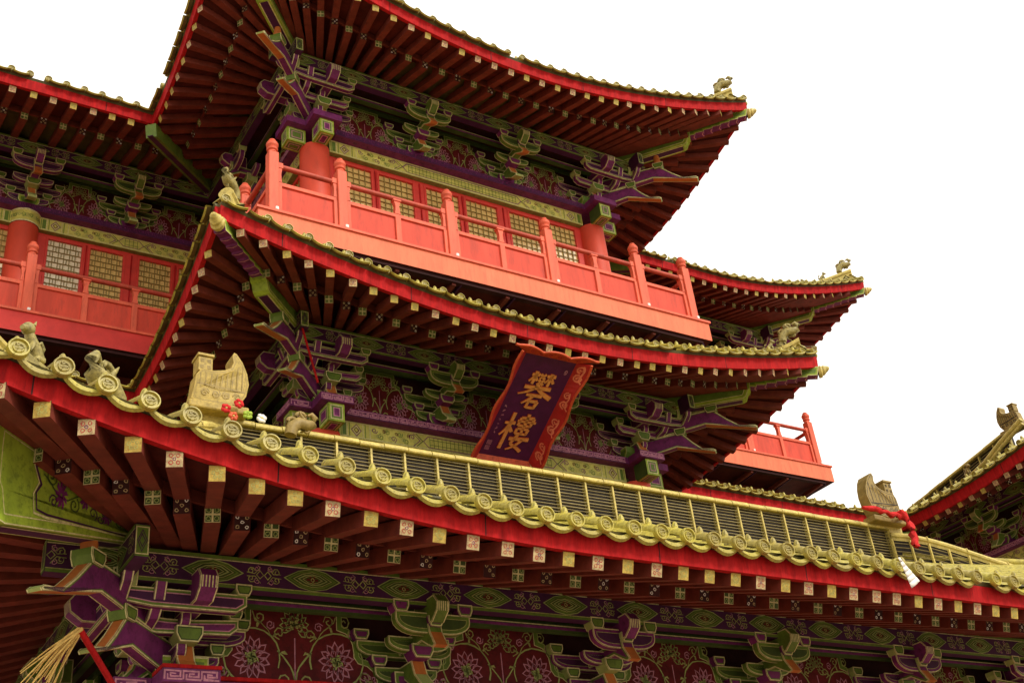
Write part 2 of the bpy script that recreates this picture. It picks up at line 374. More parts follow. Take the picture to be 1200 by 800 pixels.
def eave(roof, F, S0, S1, c0, c1, I0, I1, oe, oi, ze, zi, lift, Lc, p, ext, hf, sp_r, sp_t, top, single=True, disc=.064, w_r=.115, phase=0., yz=.42):
    """one eave: fascia, boards, two tiers of rafters and the tile edge. top = (o, z, s0, s1) of the roof sheet's upper line"""
    def g_at(s):
        g = 0.
        if c0 == 'hip' and s-S0 < Lc: g = max(g, ((Lc-max(s-S0, 0))/Lc)**p)
        if c1 == 'hip' and S1-s < Lc: g = max(g, ((Lc-max(S1-s, 0))/Lc)**p)
        return g
    def out(s): g = g_at(s); return (s, oe+ext*g, ze+lift*g)
    def inn(s):
        if c0 == 'hip':
            d = s-S0; D0 = I0-S0; Df = D0+1.7
            if d < Df: return I0+(Df-D0)*(max(d, 0)/Df)**1.5
        if c1 == 'hip':
            d = S1-s; D0 = S1-I1; Df = D0+1.7
            if d < Df: return I1-(Df-D0)*(max(d, 0)/Df)**1.5
        return s
    def zin(s):                               # rafters ride up over the corner
        g = g_at(s); return zi+.16*lift*g
    def U(s, f, dz=0.):
        a = out(s); b = (inn(s), oi, zin(s))
        s = min(max(s, S0), S1) if (S0-1e-6 < s < S1+1e-6) else s
        if s < S0: a = (S0, oe, ze)
        if s > S1: a = (S1, oe, ze)
        x = a[0]+(b[0]-a[0])*f if S0 <= s <= S1 else s
        return F.p(x, a[1]+(b[1]-a[1])*f, a[2]+(b[2]-a[2])*f+dz)
    def f0(s):
        if s < S0: return (S0-s)/(S0-I0) if S0 > I0 else 0
        if s > S1: return (s-S1)/(I1-S1) if I1 > S1 else 0
        return 0
    N = max(12, int((S1-S0)/.22)); ss = [S0+(S1-S0)*i/N for i in range(N+1)]
    # --- soffit boards
    mb = MB(); fs = [0, .25, .5, .75, 1.02]; full = list(ss)
    if c0 == 'valley': full = [I0+(S0-I0)*i/6 for i in range(6)]+full
    if c1 == 'valley': full = full+[S1+(I1-S1)*(i+1)/6 for i in range(6)]
    for i in range(len(full)-1):
        a, b = full[i], full[i+1]
        for j in range(len(fs)-1):
            q = []
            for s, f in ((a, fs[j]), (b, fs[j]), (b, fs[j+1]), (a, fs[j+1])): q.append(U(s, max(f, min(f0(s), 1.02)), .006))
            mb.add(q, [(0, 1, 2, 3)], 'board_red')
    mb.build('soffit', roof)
    # --- fascia board and dark tile bed above it, swept along the curve
    mb = MB(); md = MB(); mc = MB()
    sec = [(-.03, -.015), (.035, -.015), (.06, hf), (-.01, hf)]
    sec2 = [(-.12, hf+.002), (.045, hf+.002), (.075, hf+.05), (-.12, hf+.05)]
    def sweep(mb, sec, m):
        rows = []
        for s in ss:
            a = out(s); rows.append([F.p(a[0], a[1]+do, a[2]+dz) for do, dz in sec])
        k = len(sec)
        for i in range(N): mb.add(rows[i]+rows[i+1], [(j, (j+1) % k, k+(j+1) % k, k+j) for j in range(k)], m)
        mb.add(rows[0], [tuple(range(k))], m); mb.add(rows[-1], [tuple(range(k))[::-1]], m)
    sweep(mb, sec, 'fascia_red')
    for i in range(4, N-2, 9):                 # butt joints between the boards
        a, b = out(ss[i]), out(ss[i]+.012); mb.add([F.p(a[0], a[1]+.038, a[2]-.012), F.p(b[0], b[1]+.038, b[2]-.012), F.p(b[0], b[1]+.063, b[2]+hf), F.p(a[0], a[1]+.063, a[2]+hf)], [(0, 1, 2, 3)], 'dark_wood')
    mb.build('fascia_board', roof)
    sweep(md, sec2, 'tile_body')
    # small board closing the step between the two rafter tiers
    for i in range(N):
        a, b = ss[i], ss[i+1]
        q = [U(a, yz+.05, 0), U(b, yz+.05, 0), U(b, yz+.05, -.115), U(a, yz+.05, -.115), U(a, yz+.02, 0), U(b, yz+.02, 0), U(b, yz+.02, -.115), U(a, yz+.02, -.115)]
        mc.add(q, [(0, 1, 2, 3), (4, 5, 6, 7), (3, 2, 6, 7)], 'rafter_red')
    md.build('tile_bed', roof); mc.build('closing_board', roof)
    # --- rafters
    s_lo = S0+.3 if c0 == 'hip' else (I0+.15 if c0 == 'valley' else S0+.1); s_hi = S1-.25 if c1 == 'hip' else (I1-.1 if c1 == 'valley' else S1-.1)
    n = int((s_hi-s_lo)/sp_r); k = 0
    for i in range(n+1):
        s = s_lo+phase+sp_r*i
        if s > s_hi: break
        s += rnd.uniform(-.012, .012); a0 = f0(s); k += 1
        # flying rafter
        if a0 < .5:
            own = single and quota('flying_rafter'); mb = MB() if own else rest('flying_rafters')
            A = U(s, max(a0, -.012), -.012); B = U(s, .56, -.0)
            q = beam(mb, A, B, w_r, w_r*1.02, 'rafter_red')
            if a0 < .02: paint_end(mb, q, w_r*.98, w_r*.98, 'yellow' if (k+(i % 7 == 0)) % 2 else 'white')
            if own: mb.build('flying_rafter', roof)
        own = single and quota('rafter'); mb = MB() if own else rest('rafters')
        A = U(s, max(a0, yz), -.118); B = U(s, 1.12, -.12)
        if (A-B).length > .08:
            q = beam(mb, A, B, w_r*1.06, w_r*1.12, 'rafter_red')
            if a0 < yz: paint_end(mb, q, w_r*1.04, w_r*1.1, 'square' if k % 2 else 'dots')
        if own and mb.v: mb.build('rafter', roof)
    # --- tiles
    nt_ = int((S1-S0-.2)/sp_t); dm = 'eave_tile_%d' % int(disc*1000); st = (S1-S0)/nt_
    for i in range(nt_+1):
        s = S0+.06+(S1-S0-.12)*i/nt_
        for kind in ('eave_tile', 'drip_tile'):
            sc = s if kind == 'eave_tile' else s+st/2
            if kind == 'drip_tile' and i == nt_: continue
            if rnd.random() < .025: continue              # a few are broken away
            a = out(sc); b1 = out(sc-.05); b2 = out(sc+.05)
            t = Vector((b2[0]-b1[0], b2[1]-b1[1])); ang = math.atan2(t.y, t.x); slope = math.atan2(b2[2]-b1[2], math.hypot(t.x, t.y))
            zz = a[2]+hf+((.045+disc*1.1 if disc < .08 else .055) if kind == 'eave_tile' else (.070 if disc < .08 else .045))
            base = F.p(a[0], a[1]+((.10 if disc < .08 else .20) if kind == 'eave_tile' else (.11 if disc < .08 else .10)), zz)
            # facade rotation plus the eave's own turn; F.uo is -Y of the local tile
            rz = F.rz()-ang
            jit = (rnd.gauss(0, .03), rnd.gauss(0, .05), rnd.gauss(0, .05))
            if single and quota(kind):
                me = proto_mesh('%s_%d' % (kind, int(disc*1000)), (lambda mb: disc_geo(mb, local, disc, 18, .5)) if kind == 'eave_tile' else (lambda mb: drip_geo(mb, local, sp_t*.48, (.022 if disc < .08 else .048))))
                o = bpy.data.objects.new(kind, me); COL.objects.link(o); o.parent = roof
                o.location = base-OFF[roof.name]; o.rotation_euler = (jit[0], -slope*(1 if kind == 'drip_tile' else .4)+jit[1], rz+jit[2])
            else:
                M = Matrix.Translation(base) @ Matrix.Rotation(rz, 4, 'Z') @ Matrix.Rotation(-slope, 4, 'Y')
                T = lambda x, y, z: M @ Vector((x, y, z))
                mb = rest(kind+'s')
                if kind == 'eave_tile': disc_geo(mb, T, disc, 12, .35)
                else: drip_geo(mb, T, sp_t*.48, (.022 if disc < .08 else .048))
    # --- roof sheet with tile rows
    if top:
        to, tz, t0, t1 = top; mb = MB(); K = 8; rows = []
        for s in ss:
            a = out(s); u = (s-S0)/(S1-S0); row = []
            for j in range(K+1):
                f = j/K; x = a[0]+((t0+(t1-t0)*u)-a[0])*f; o = a[1]+.05+(to-a[1])*f
                z = a[2]+hf+.02+(tz-a[2]-hf-.02)*(f**1.22)
                row.append(F.p(x, o, z))
            rows.append(row)
        for i in range(N): mb.add(rows[i]+rows[i+1], [(j, j+1, K+2+j, K+1+j) for j in range(K)], 'tile_body', True)
        if disc > .08:                            # rows of round tiles up the slope
            k = int((S1-S0-.2)/sp_t)
            for i in range(k+1):
                s = S0+.06+(S1-S0-.12)*i/k; a = out(s); u = (s-S0)/(S1-S0); pts = []
                for j in range(K+1):
                    f = .06+.94*j/K; x = a[0]+(t0+(t1-t0)*u-a[0])*f
                    pts.append(F.p(x, a[1]+.05+(to-a[1])*f, a[2]+hf+.035+(tz-a[2]-hf-.02)*(f**1.22)))
                tube(mb, pts, .068, 'tile_glaze', 8, cap=False)
        mb.build('roof_sheet', roof)
    return out

def hip(roof, corner, inner, wall, tip_z, big=True, sc=1., flowers=False, ridge_top=None, ridge=True, deep=1., skirt=.26, rsc=None):
    rsc = rsc or sc
    """hip beams under a corner and the ridge over it. corner = eave corner (x,y,z of fascia base), inner = purlin crossing (x,y,z), wall = column corner (x,y)"""
    C = Vector(corner); I = Vector(inner); Wc = Vector((wall[0], wall[1], inner[2]+.05))
    d = Vector((C.x-Wc.x, C.y-Wc.y, 0)); Lg = d.length; d.normalize(); lat = d.cross(Vector((0, 0, 1)))
    base = Vector((Wc.x, Wc.y, 0))
    def P(a, b, c): return base+d*a+lat*c+Vector((0, 0, b))
    li = math.hypot(I.x-Wc.x, I.y-Wc.y)
    def top(t):                                # underside of boards along the diagonal
        f = (t-li)/(Lg-li); return I.z+(C.z-I.z)*f
    # lower beam
    t1 = li+(Lg-li)*.52; h = .38*sc*deep; w = .235*sc/deep**.5
    a0 = .15
    ztop = lambda t: top(t)-.10
    poly = [(a0, ztop(li)-h-.05), (t1-.16*sc, ztop(t1)-h*.98), (t1-.10*sc, ztop(t1)-h*.9), (t1-.05*sc, ztop(t1)-h*.62), (t1, ztop(t1)-h*.55), (t1+.02, ztop(t1)-h*.1), (t1+.02, ztop(t1)), (a0, ztop(li))]
    if flowers:                                # the near corners: a deep beam that runs out almost level below the rising eave
        t1 = Lg-1.0; zb_ = lambda t: top(li)-.39-.27*(t-1.08)
        ztop = lambda t: top(li)-.08
        poly = [(a0, zb_(a0)), (t1-.2, zb_(t1-.2)), (t1-.12, zb_(t1)+.06), (t1-.05, zb_(t1)+.28), (t1, zb_(t1)+.34), (t1+.02, zb_(t1)+.66), (t1+.02, ztop(t1)), (a0, ztop(li))]
    mb = MB()
    prism(mb, P, poly, -w/2, w/2, 'lime', 'lime' if flowers else 'green', [(.012, 'cream_line'), (.05*sc, 'lime'), (.01, 'cream_line')])
    # purple stripe under it
    for (wa, m, e) in ((w*.36, 'cream_line', .004), (w*.28, 'purple_dark', .007)):
        pts = [(a0, poly[0][1]), (poly[1][0]-.02, poly[1][1])]
        mb.add([P(pts[0][0], pts[0][1]-e, -wa), P(pts[1][0], pts[1][1]-e, -wa), P(pts[1][0], pts[1][1]-e, wa), P(pts[0][0], pts[0][1]-e, wa)], [(0, 1, 2, 3)], m)
    if flowers:
        for sgn in (-1, 1):
            def Q(u, v): return P(u, ztop(li)-.13-.105*(u-1.0)+v*(.55+.4*(u-1.0)), sgn*(w/2+.006))
            us = [1.2+.36*k for k in range(4)]
            ribbon(mb, Q, [(u, .07*math.sin((u-li)*9)) for u in [1.05+1.5*k/24 for k in range(25)]], .012, 'green_dark')
            for k, u in enumerate(us):
                v = .035*(-1)**k
                for j in range(9):
                    a = j*.698; ribbon(mb, Q, [(u+.012*math.cos(a), v+.012*math.sin(a)), (u+.07*math.cos(a), v+.09*math.sin(a)), (u+.095*math.cos(a+.2), v+.12*math.sin(a+.2))], [.03, .036, .006], 'purple')
                ribbon(mb, Q, spiral(u+.16, -v*2.2, .08, .015, k, 1.4), .013, 'green_dark'); ribbon(mb, Q, spiral(u-.14, -v*2.4, .07, .012, -k, -1.3), .012, 'purple_dark'); ribbon(mb, Q, spiral(u+.10, v*3.2, .06, .012, 2*k, 1.3), .012, 'purple_dark')
            ribbon(mb, Q, [(.95, -.20), (2.45, -.235), (2.60, -.22), (2.63, -.10), (2.57, -.02), (2.66, .08), (2.60, .16), (2.64, .2)], .020, 'purple_dark')
            ribbon(mb, Q, [(.95, -.225), (2.46, -.26), (2.63, -.245), (2.66, -.11), (2.60, -.02), (2.69, .09), (2.63, .17), (2.67, .21)], .014, 'cream_line')
    hb = mb.build('hip_beam', roof, .008)
    # upper beam with a toothed painted underside
    mb = MB(); t0 = li+(Lg-li)*.40; t2 = Lg+.03; h2 = .19*sc; w2 = .17*sc; pts = []
    nT = 7
    zb = lambda t: top(t)-.085+((t-t0)/(t2-t0))*.04
    for k in range(nT):
        ta = t1-.05+(t2-t1)*k/nT; tb = t1-.05+(t2-t1)*(k+1)/nT
        pts += [(ta, zb(ta)-h2*(.92-.25*k/nT)), (tb-.012, zb(tb)-h2*(1.06-.3*k/nT))]
    poly = [(t0, zb(t0)-h2)]+pts+[(t2, zb(t2)+.02), (t0, zb(t0)+.03)]
    prism(mb, P, poly, -w2/2, w2/2, 'purple', 'green', [(.012, 'cream_line'), (.03*sc, 'lime')])
    for k in range(nT):
        ta = t1-.05+(t2-t1)*k/nT; tb = t1-.05+(t2-t1)*(k+1)/nT
        zz = lambda t: zb(t)-h2*(.92-.25*k/nT)-(h2*.14)*((t-ta)/(tb-ta))-.004
        mb.add([P(tb-.03, zz(tb-.03), -w2*.45), P(tb-.012, zz(tb-.012), -w2*.45), P(tb+.012-.05, zz(tb-.04), 0), P(tb-.06, zz(tb-.06), 0)], [(0, 1, 2, 3)], 'pink_line')
        mb.add([P(tb-.03, zz(tb-.03), w2*.45), P(tb-.012, zz(tb-.012), w2*.45), P(tb+.012-.05, zz(tb-.04), 0), P(tb-.06, zz(tb-.06), 0)], [(0, 1, 2, 3)], 'pink_line')
    mb.build('hip_beam', roof)
    # glazed beam-end cap (beast-mouth)
    mb = MB(); te = t2; z = zb(t2)
    for k, (r, x) in enumerate(((.105, -.02), (.12, .03), (.10, .09), (.075, .16), (.05, .21))):
        pass
    secs = [(-.03, .09, .105), (.02, .105, .115), (.045, .088, .09), (.075, .09, .09), (.11, .065, .065), (.15, .05, .045), (.175, .02, .02)]
    rows = []
    for x, a, b in secs:
        zc = z-.06+x*.28
        rows.append([P(te+x, zc+b*sc*sn, a*sc*cs) for cs, sn in [(math.cos(q*math.pi/5), math.sin(q*math.pi/5)) for q in range(10)]])
    for i in range(len(rows)-1): mb.add(rows[i]+rows[i+1], [(j, (j+1) % 10, 10+(j+1) % 10, 10+j) for j in range(10)], 'ridge_yellow', True)
    mb.add(rows[-1], [tuple(range(10))], 'ridge_yellow')
    mb.build('beam_cap', roof)
    # hip ridge over the corner
    if ridge:
        R0 = Vector(ridge_top); R1 = C+Vector((0, 0, .40)); mb = MB(); K = 18; rows = []; rows2 = []
        prof = [(-.085, -skirt), (-.085, .0), (-.11, .03), (-.11, .07), (-.07, .12), (0, .145), (.07, .12), (.11, .07), (.11, .03), (.085, 0), (.085, -skirt)]
        path = []
        for i in range(K+1):
            f = i/K; q = R0.lerp(R1+d*(-.18), f); q.z -= (.34*(R0.z-R1.z+.8)*math.sin(math.pi*f)*(.55+.45*f)*.5 if deep == 1 else .60*math.sin(math.pi*f)**2)
            if f > .82: q.z += .12*((f-.82)/.18)**1.5
            path.append(q)
        for q in path: rows.append([q+lat*a*rsc+Vector((0, 0, b*rsc)) for a, b in prof])
        k = len(prof)
        for i in range(K): mb.add(rows[i]+rows[i+1], [(j, j+1, k+j+1, k+j) for j in range(k-1)], 'ridge_yellow', False)
        mb.add(rows[-1], [tuple(range(k))], 'ridge_yellow')
        for i in range(2, K, 2):                # joints between ridge tiles
            tube(mb, [path[i]+lat*a*1.06*rsc+Vector((0, 0, b*rsc*1.05+.004)) for a, b in prof[1:-1]], .012*rsc, 'ridge_yellow', 5)
        mb.build('hip_ridge', roof)
        return path, d, lat
    return None
# ------------------------------------------------------------------ bracket sets
def arm_poly(L, h, z, cut=.5):
    r = min(.26, L*.6); pts = [(-L, z+h), (-L, z+h*.62)]
    pts += [(-L+r*(1-math.cos(a)), z+h*.62-(h*.72)*math.sin(a)) for a in [math.pi/2*k/5 for k in range(1, 6)]]
    pts += [(-x, y) for x, y in pts[::-1]]
    return pts
def block_poly(x, z, w, h): return [(x-w, z+h), (x-w, z+h*.5), (x-w*.68, z), (x+w*.68, z), (x+w, z+h*.5), (x+w, z+h)]
def RG(m, e='cream_line', a=.011, b=.026): return [(a, e), (b, m)]
def mk_block(parent, F, x, o, z, w, h, d, m):
    mb = MB(); prism(mb, lambda a, b, c: F.p(a, c, b), block_poly(x, z, w, h), o-d/2, o+d/2, 'green_pale' if m == 'green' else m, m, [(.012, 'cream_line'), (.012, 'green' if m == 'purple' else 'green_dark')], edge=.010)
    return mb.build('bracket_block', parent)
def mk_arm(parent, F, L, h, z, o, d, m, m2, x0=0.):
    mb = MB(); prism(mb, lambda a, b, c: F.p(a+x0, c, b), arm_poly(L, h, z), o-d/2, o+d/2, m, m2, [(.011, 'cream_line'), (.03, m), (.006, 'olive_line')], edge=.011)
    return mb.build('bracket_arm', parent)

def bracket_proto(kind):
    A, B = (('green', 'purple') if kind else ('purple', 'green'))     # arm colour, block colour
    A2 = 'green_dark' if kind else 'purple_dark'
    F = LOC; mb = MB()
    prism(mb, lambda a, b, c: F.p(a, c, b), block_poly(0, 0, .19, .2), -.16, .19, B, B, [(.014, 'cream_line'), (.03, 'green' if B == 'purple' else 'lime')])
    root = mb.build('bracket_set', pav, loc=(0, 0, GZ))
    OFF[root.name] = Vector((0, 0, 0))
    # arms against the wall, stepping wider as they rise
    mk_arm(root, F, .37, .13, .13, .05, .1, A, A2); mk_arm(root, F, .57, .14, .37, .05, .1, A, A2)
    for x in (-.33, .33): mk_block(root, F, x, .06, .265, .088, .1, .16, B)
    for x in (-.53, .53): mk_block(root, F, x, .06, .51, .088, .1, .16, B)
    # projecting nose, orange underneath
    mb = MB(); w = .08
    poly = [(-.1, .14), (.16, .14), (.28, .06), (.40, -.02), (.56, -.06), (.57, -.02), (.42, .12), (.36, .26), (-.1, .26)]
    P = lambda a, b, c: F.p(c, a, b)
    prism(mb, P, poly, -w, w, 'orange', A, [(.012, 'cream_line'), (.02, 'green')], sidemats=lambda p, q: ('green_pale' if max(p[0], q[0]) > .45 else 'orange') if min(p[1], q[1]) < .13 or p[0] > .3 else A, edge=.011)
    mb.build('bracket_nose', root)
    mk_block(root, F, 0, .40, .26, .125, .13, .21, B)
    # second step
    mk_arm(root, F, .36, .12, .35, .38, .1, A, A2)
    mb = MB(); poly = [(.1, .38), (.62, .38), (.74, .31), (.84, .26), (.90, .27), (.80, .42), (.78, .5), (.1, .5)]
    prism(mb, P, poly, -w, w, 'orange', A, [(.012, 'cream_line'), (.02, 'green')], sidemats=lambda p, q: 'orange' if min(p[1], q[1]) < .37 else A, edge=.011)
    mb.build('bracket_nose', root)
    mk_arm(root, F, .44, .18, .43, .72, .1, A, A2)
    for x in (-.38, .38): mk_block(root, F, x, .72, .60, .09, .115, .15, B)
    mk_block(root, F, 0, .74, .47, .085, .1, .17, B)
    # carved head between the front blocks
    mb = MB(); poly = [(.5, .50), (.86, .50), (.98, .58), (1.0, .66), (.93, .74), (.5, .74)]
    prism(mb, P, poly, -.075, .075, A, A, [(.012, 'cream_line')], edge=.011)
    for k in range(5):
        x = -.05+.025*k; mb.add([F.p(x-.006, .991, .57), F.p(x+.006, .991, .57), F.p(x+.006, 1.004, .66), F.p(x-.006, 1.004, .66)], [(0, 1, 2, 3)], 'cream_line')
    mb.build('bracket_head', root)
    return root
BR = [None, None]
def bracket(F, s, z, kind, o=0., sc=1.):
    loc = F.p(s, o, z)
    if BR[kind] is None:
        BR[kind] = bracket_proto(kind); r = BR[kind]
    else: r = copy_tree(BR[kind], pav, loc, F.rz())
    r.location = loc-OFF[pav.name]; r.rotation_euler.z = F.rz(); r.scale = (1, 1, 1.1)
    return r

def beak(parent, P, t0, z0, t1, z1, w, n='bracket_beak'):
    """sloping beak: purple flanks with pale outlines, orange slope on top, green tip and underside"""
    L = t1-t0
    zm = z0+.06
    poly = [(t0, z0-.02), (t0+L*.30, zm-.03), (t0+L*.56, zm+.02), (t1, z1), (t1+.02, z1+.02), (t1-.02, z1+.05), (t0+L*.86, z1+.09), (t0+L*.76, (z1+zm)/2+.14), (t0+L*.66, zm+.22), (t0+L*.60, zm+.26), (t0, zm+.22)]
    mb = MB()
    prism(mb, P, poly, -w, w, 'green', 'purple', [(.016, 'cream_line'), (.012, 'green')],
          sidemats=lambda p, q: 'orange' if (p[1]+q[1])/2 > z1+.06 and (p[0]+q[0])/2 > t0+L*.62 and p[1] > zm-.02-(.2 if p[0] > t0+L*.7 else 0) else ('green_pale' if (p[0]+q[0])/2 > t0+L*.72 else 'purple'), edge=.012)
    return mb.build(n, parent)
def corner_proto():
    FF, FS = LOC, Frame((0, 0), (0, -1)); mb = MB(); q2 = math.sqrt(.5)
    prism(mb, lambda a, b, c: FF.p(a, c, b), block_poly(0, 0, .27, .2), -.27, .27, 'green', 'green', [(.014, 'cream_line'), (.03, 'lime')])
    root = mb.build('corner_bracket', pav, loc=(0, 0, GZ)); OFF[root.name] = Vector((0, 0, 0))
    A, A2, B = 'purple', 'purple_dark', 'green'
    for F, sg in ((FF, 1), (FS, -1)):           # sg: direction along s that leads away from the corner
        L = lambda a: a*sg
        # wall-plane arms, running through the corner and out as noses
        mk_arm(root, F, .43, .13, .13, .05, .1, A, A2, L(.0)); mk_arm(root, F, .62, .14, .37, .05, .1, A, A2, L(.08))
        mk_block(root, F, L(.40), .06, .265, .075, .1, .16, B); mk_block(root, F, L(.66), .06, .51, .075, .1, .16, B)
        # straight-out nose on each face with its block
        P = lambda a, b, c, F=F: F.p(c, a, b)
        mb = MB(); poly = [(-.1, .14), (.16, .14), (.28, .06), (.40, -.02), (.56, -.06), (.57, -.02), (.42, .12), (.36, .26), (-.1, .26)]
        prism(mb, P, poly, -.088, .088, 'orange', A, [(.012, 'cream_line'), (.02, 'green')], sidemats=lambda p, q: 'orange' if min(p[1], q[1]) < .13 or p[0] > .3 else A, edge=.011)
        mb.build('bracket_nose', root)
        mk_block(root, F, 0, .40, .26, .13, .14, .22, B)
        # boat-shaped arm of the middle step, its free end sweeping up past the corner
        mb = MB(); poly = [(L(.50), .50), (L(.50), .42), (L(.42), .36), (L(-.30), .34), (L(-.62), .40), (L(-.78), .52), (L(-.84), .66), (L(-.70), .66), (L(-.64), .56), (L(-.5), .49), (L(-.2), .47), (L(0), .47)]
        prism(mb, lambda a, b, c, F=F: F.p(a, c, b), poly, .33, .44, A, A, [(.012, 'cream_line'), (.018, 'green'), (.01, 'pink_line')], edge=.013)
        mb.build('bracket_arm', root)
        mk_block(root, F, L(.46), .385, .50, .075, .1, .16, B)
        # outer arm beneath the eave beam
        mb = MB(); poly = [(L(.46), .62), (L(.46), .52), (L(.36), .46), (L(-.45), .46), (L(-.80), .50), (L(-.95), .60), (L(-1.0), .70), (L(-.86), .72), (L(-.80), .62)]
        prism(mb, lambda a, b, c, F=F: F.p(a, c, b), poly, .68, .78, A, A2, [(.011, 'cream_line'), (.02, 'green'), (.01, 'pink_line')], edge=.013)
        mb.build('bracket_arm', root)
        for x in (.42, 0): mk_block(root, F, L(x), .73, .61, .08, .1, .16, B)
        mk_block(root, F, L(-.73), .70, .62, .095, .14, .2, B)
        mb = MB(); poly = [(.3, .50), (.90, .50), (1.02, .58), (1.04, .68), (.97, .76), (.3, .76)]
        prism(mb, P, poly, -.09, .09, A, A, [(.012, 'cream_line')], edge=.012)
        for k in range(5):
            x = -.064+.032*k; mb.add([F.p(x-.006, 1.03, .58), F.p(x+.006, 1.03, .58), F.p(x+.006, 1.046, .68), F.p(x-.006, 1.046, .68)], [(0, 1, 2, 3)], 'cream_line')
        mb.build('bracket_head', root)
    D = Vector((-q2, -q2, 0)); Lt = Vector((q2, -q2, 0))
    Pd = lambda a, b, c: D*a+Lt*c+Vector((0, 0, b))
    beak(root, Pd, .05, .06, 1.52, -.06, .065)
    beak(root, Pd, .35, .36, 2.32, .21, .07)
    for t, z, w in ((.98, .33, .10), (1.60, .62, .11)):
        mb = MB(); prism(mb, Pd, [(t-w, z+.12), (t-w, z+.06), (t-w*.68, z), (t+w*.68, z), (t+w, z+.06), (t+w, z+.12)], -w, w, 'green', 'green', [(.012, 'cream_line'), (.012, 'green_dark')], edge=.012)
        mb.build('bracket_block', root)
    mb = MB(); lathe(mb, Pd(1.60, .735, 0), (0, 0, 1), [(.05, 0), (.075, .02), (.08, .08), (.065, .13), (.055, .22)], 'orange', 10); mb.build('vase_strut', root)
    return root
CB = [None]
def corner_bracket(x, y, z, rz, sc=1.):
    if CB[0] is None: CB[0] = r = corner_proto()
    else: r = copy_tree(CB[0], pav, (x, y, z), rz)
    r.location = Vector((x, y, z))-OFF[pav.name]; r.rotation_euler.z = rz; r.scale = (1, 1, 1.1)

# ------------------------------------------------------------------ painted ornament
def lotus(mb, Q, cx, cz, r, m1, m2, n=9, arc=2*math.pi, a0=0.):
    for j in range(n):
        a = a0+arc*j/n
        c, s = math.cos(a), math.sin(a); tip = (cx+r*c, cz+r*s)
        bw = min(.34, 3.0/n); b1 = (cx+.45*r*math.cos(a-bw), cz+.45*r*math.sin(a-bw)); b2 = (cx+.45*r*math.cos(a+bw), cz+.45*r*math.sin(a+bw))
        pw = min(.26, 2.4/n); m_1 = (cx+.78*r*math.cos(a-pw), cz+.78*r*math.sin(a-pw)); m_2 = (cx+.78*r*math.cos(a+pw), cz+.78*r*math.sin(a+pw))
        ribbon(mb, Q, [b1, m_1, tip, m_2, b2], max(r*.06, .0065), m1)
    for j in range(4):
        a = a0+arc*(j+.5)/4; ribbon(mb, Q, spiral(cx+.2*r*math.cos(a), cz+.2*r*math.sin(a), r*.19, r*.04, a, 1.2, 9), r*.08, m2)
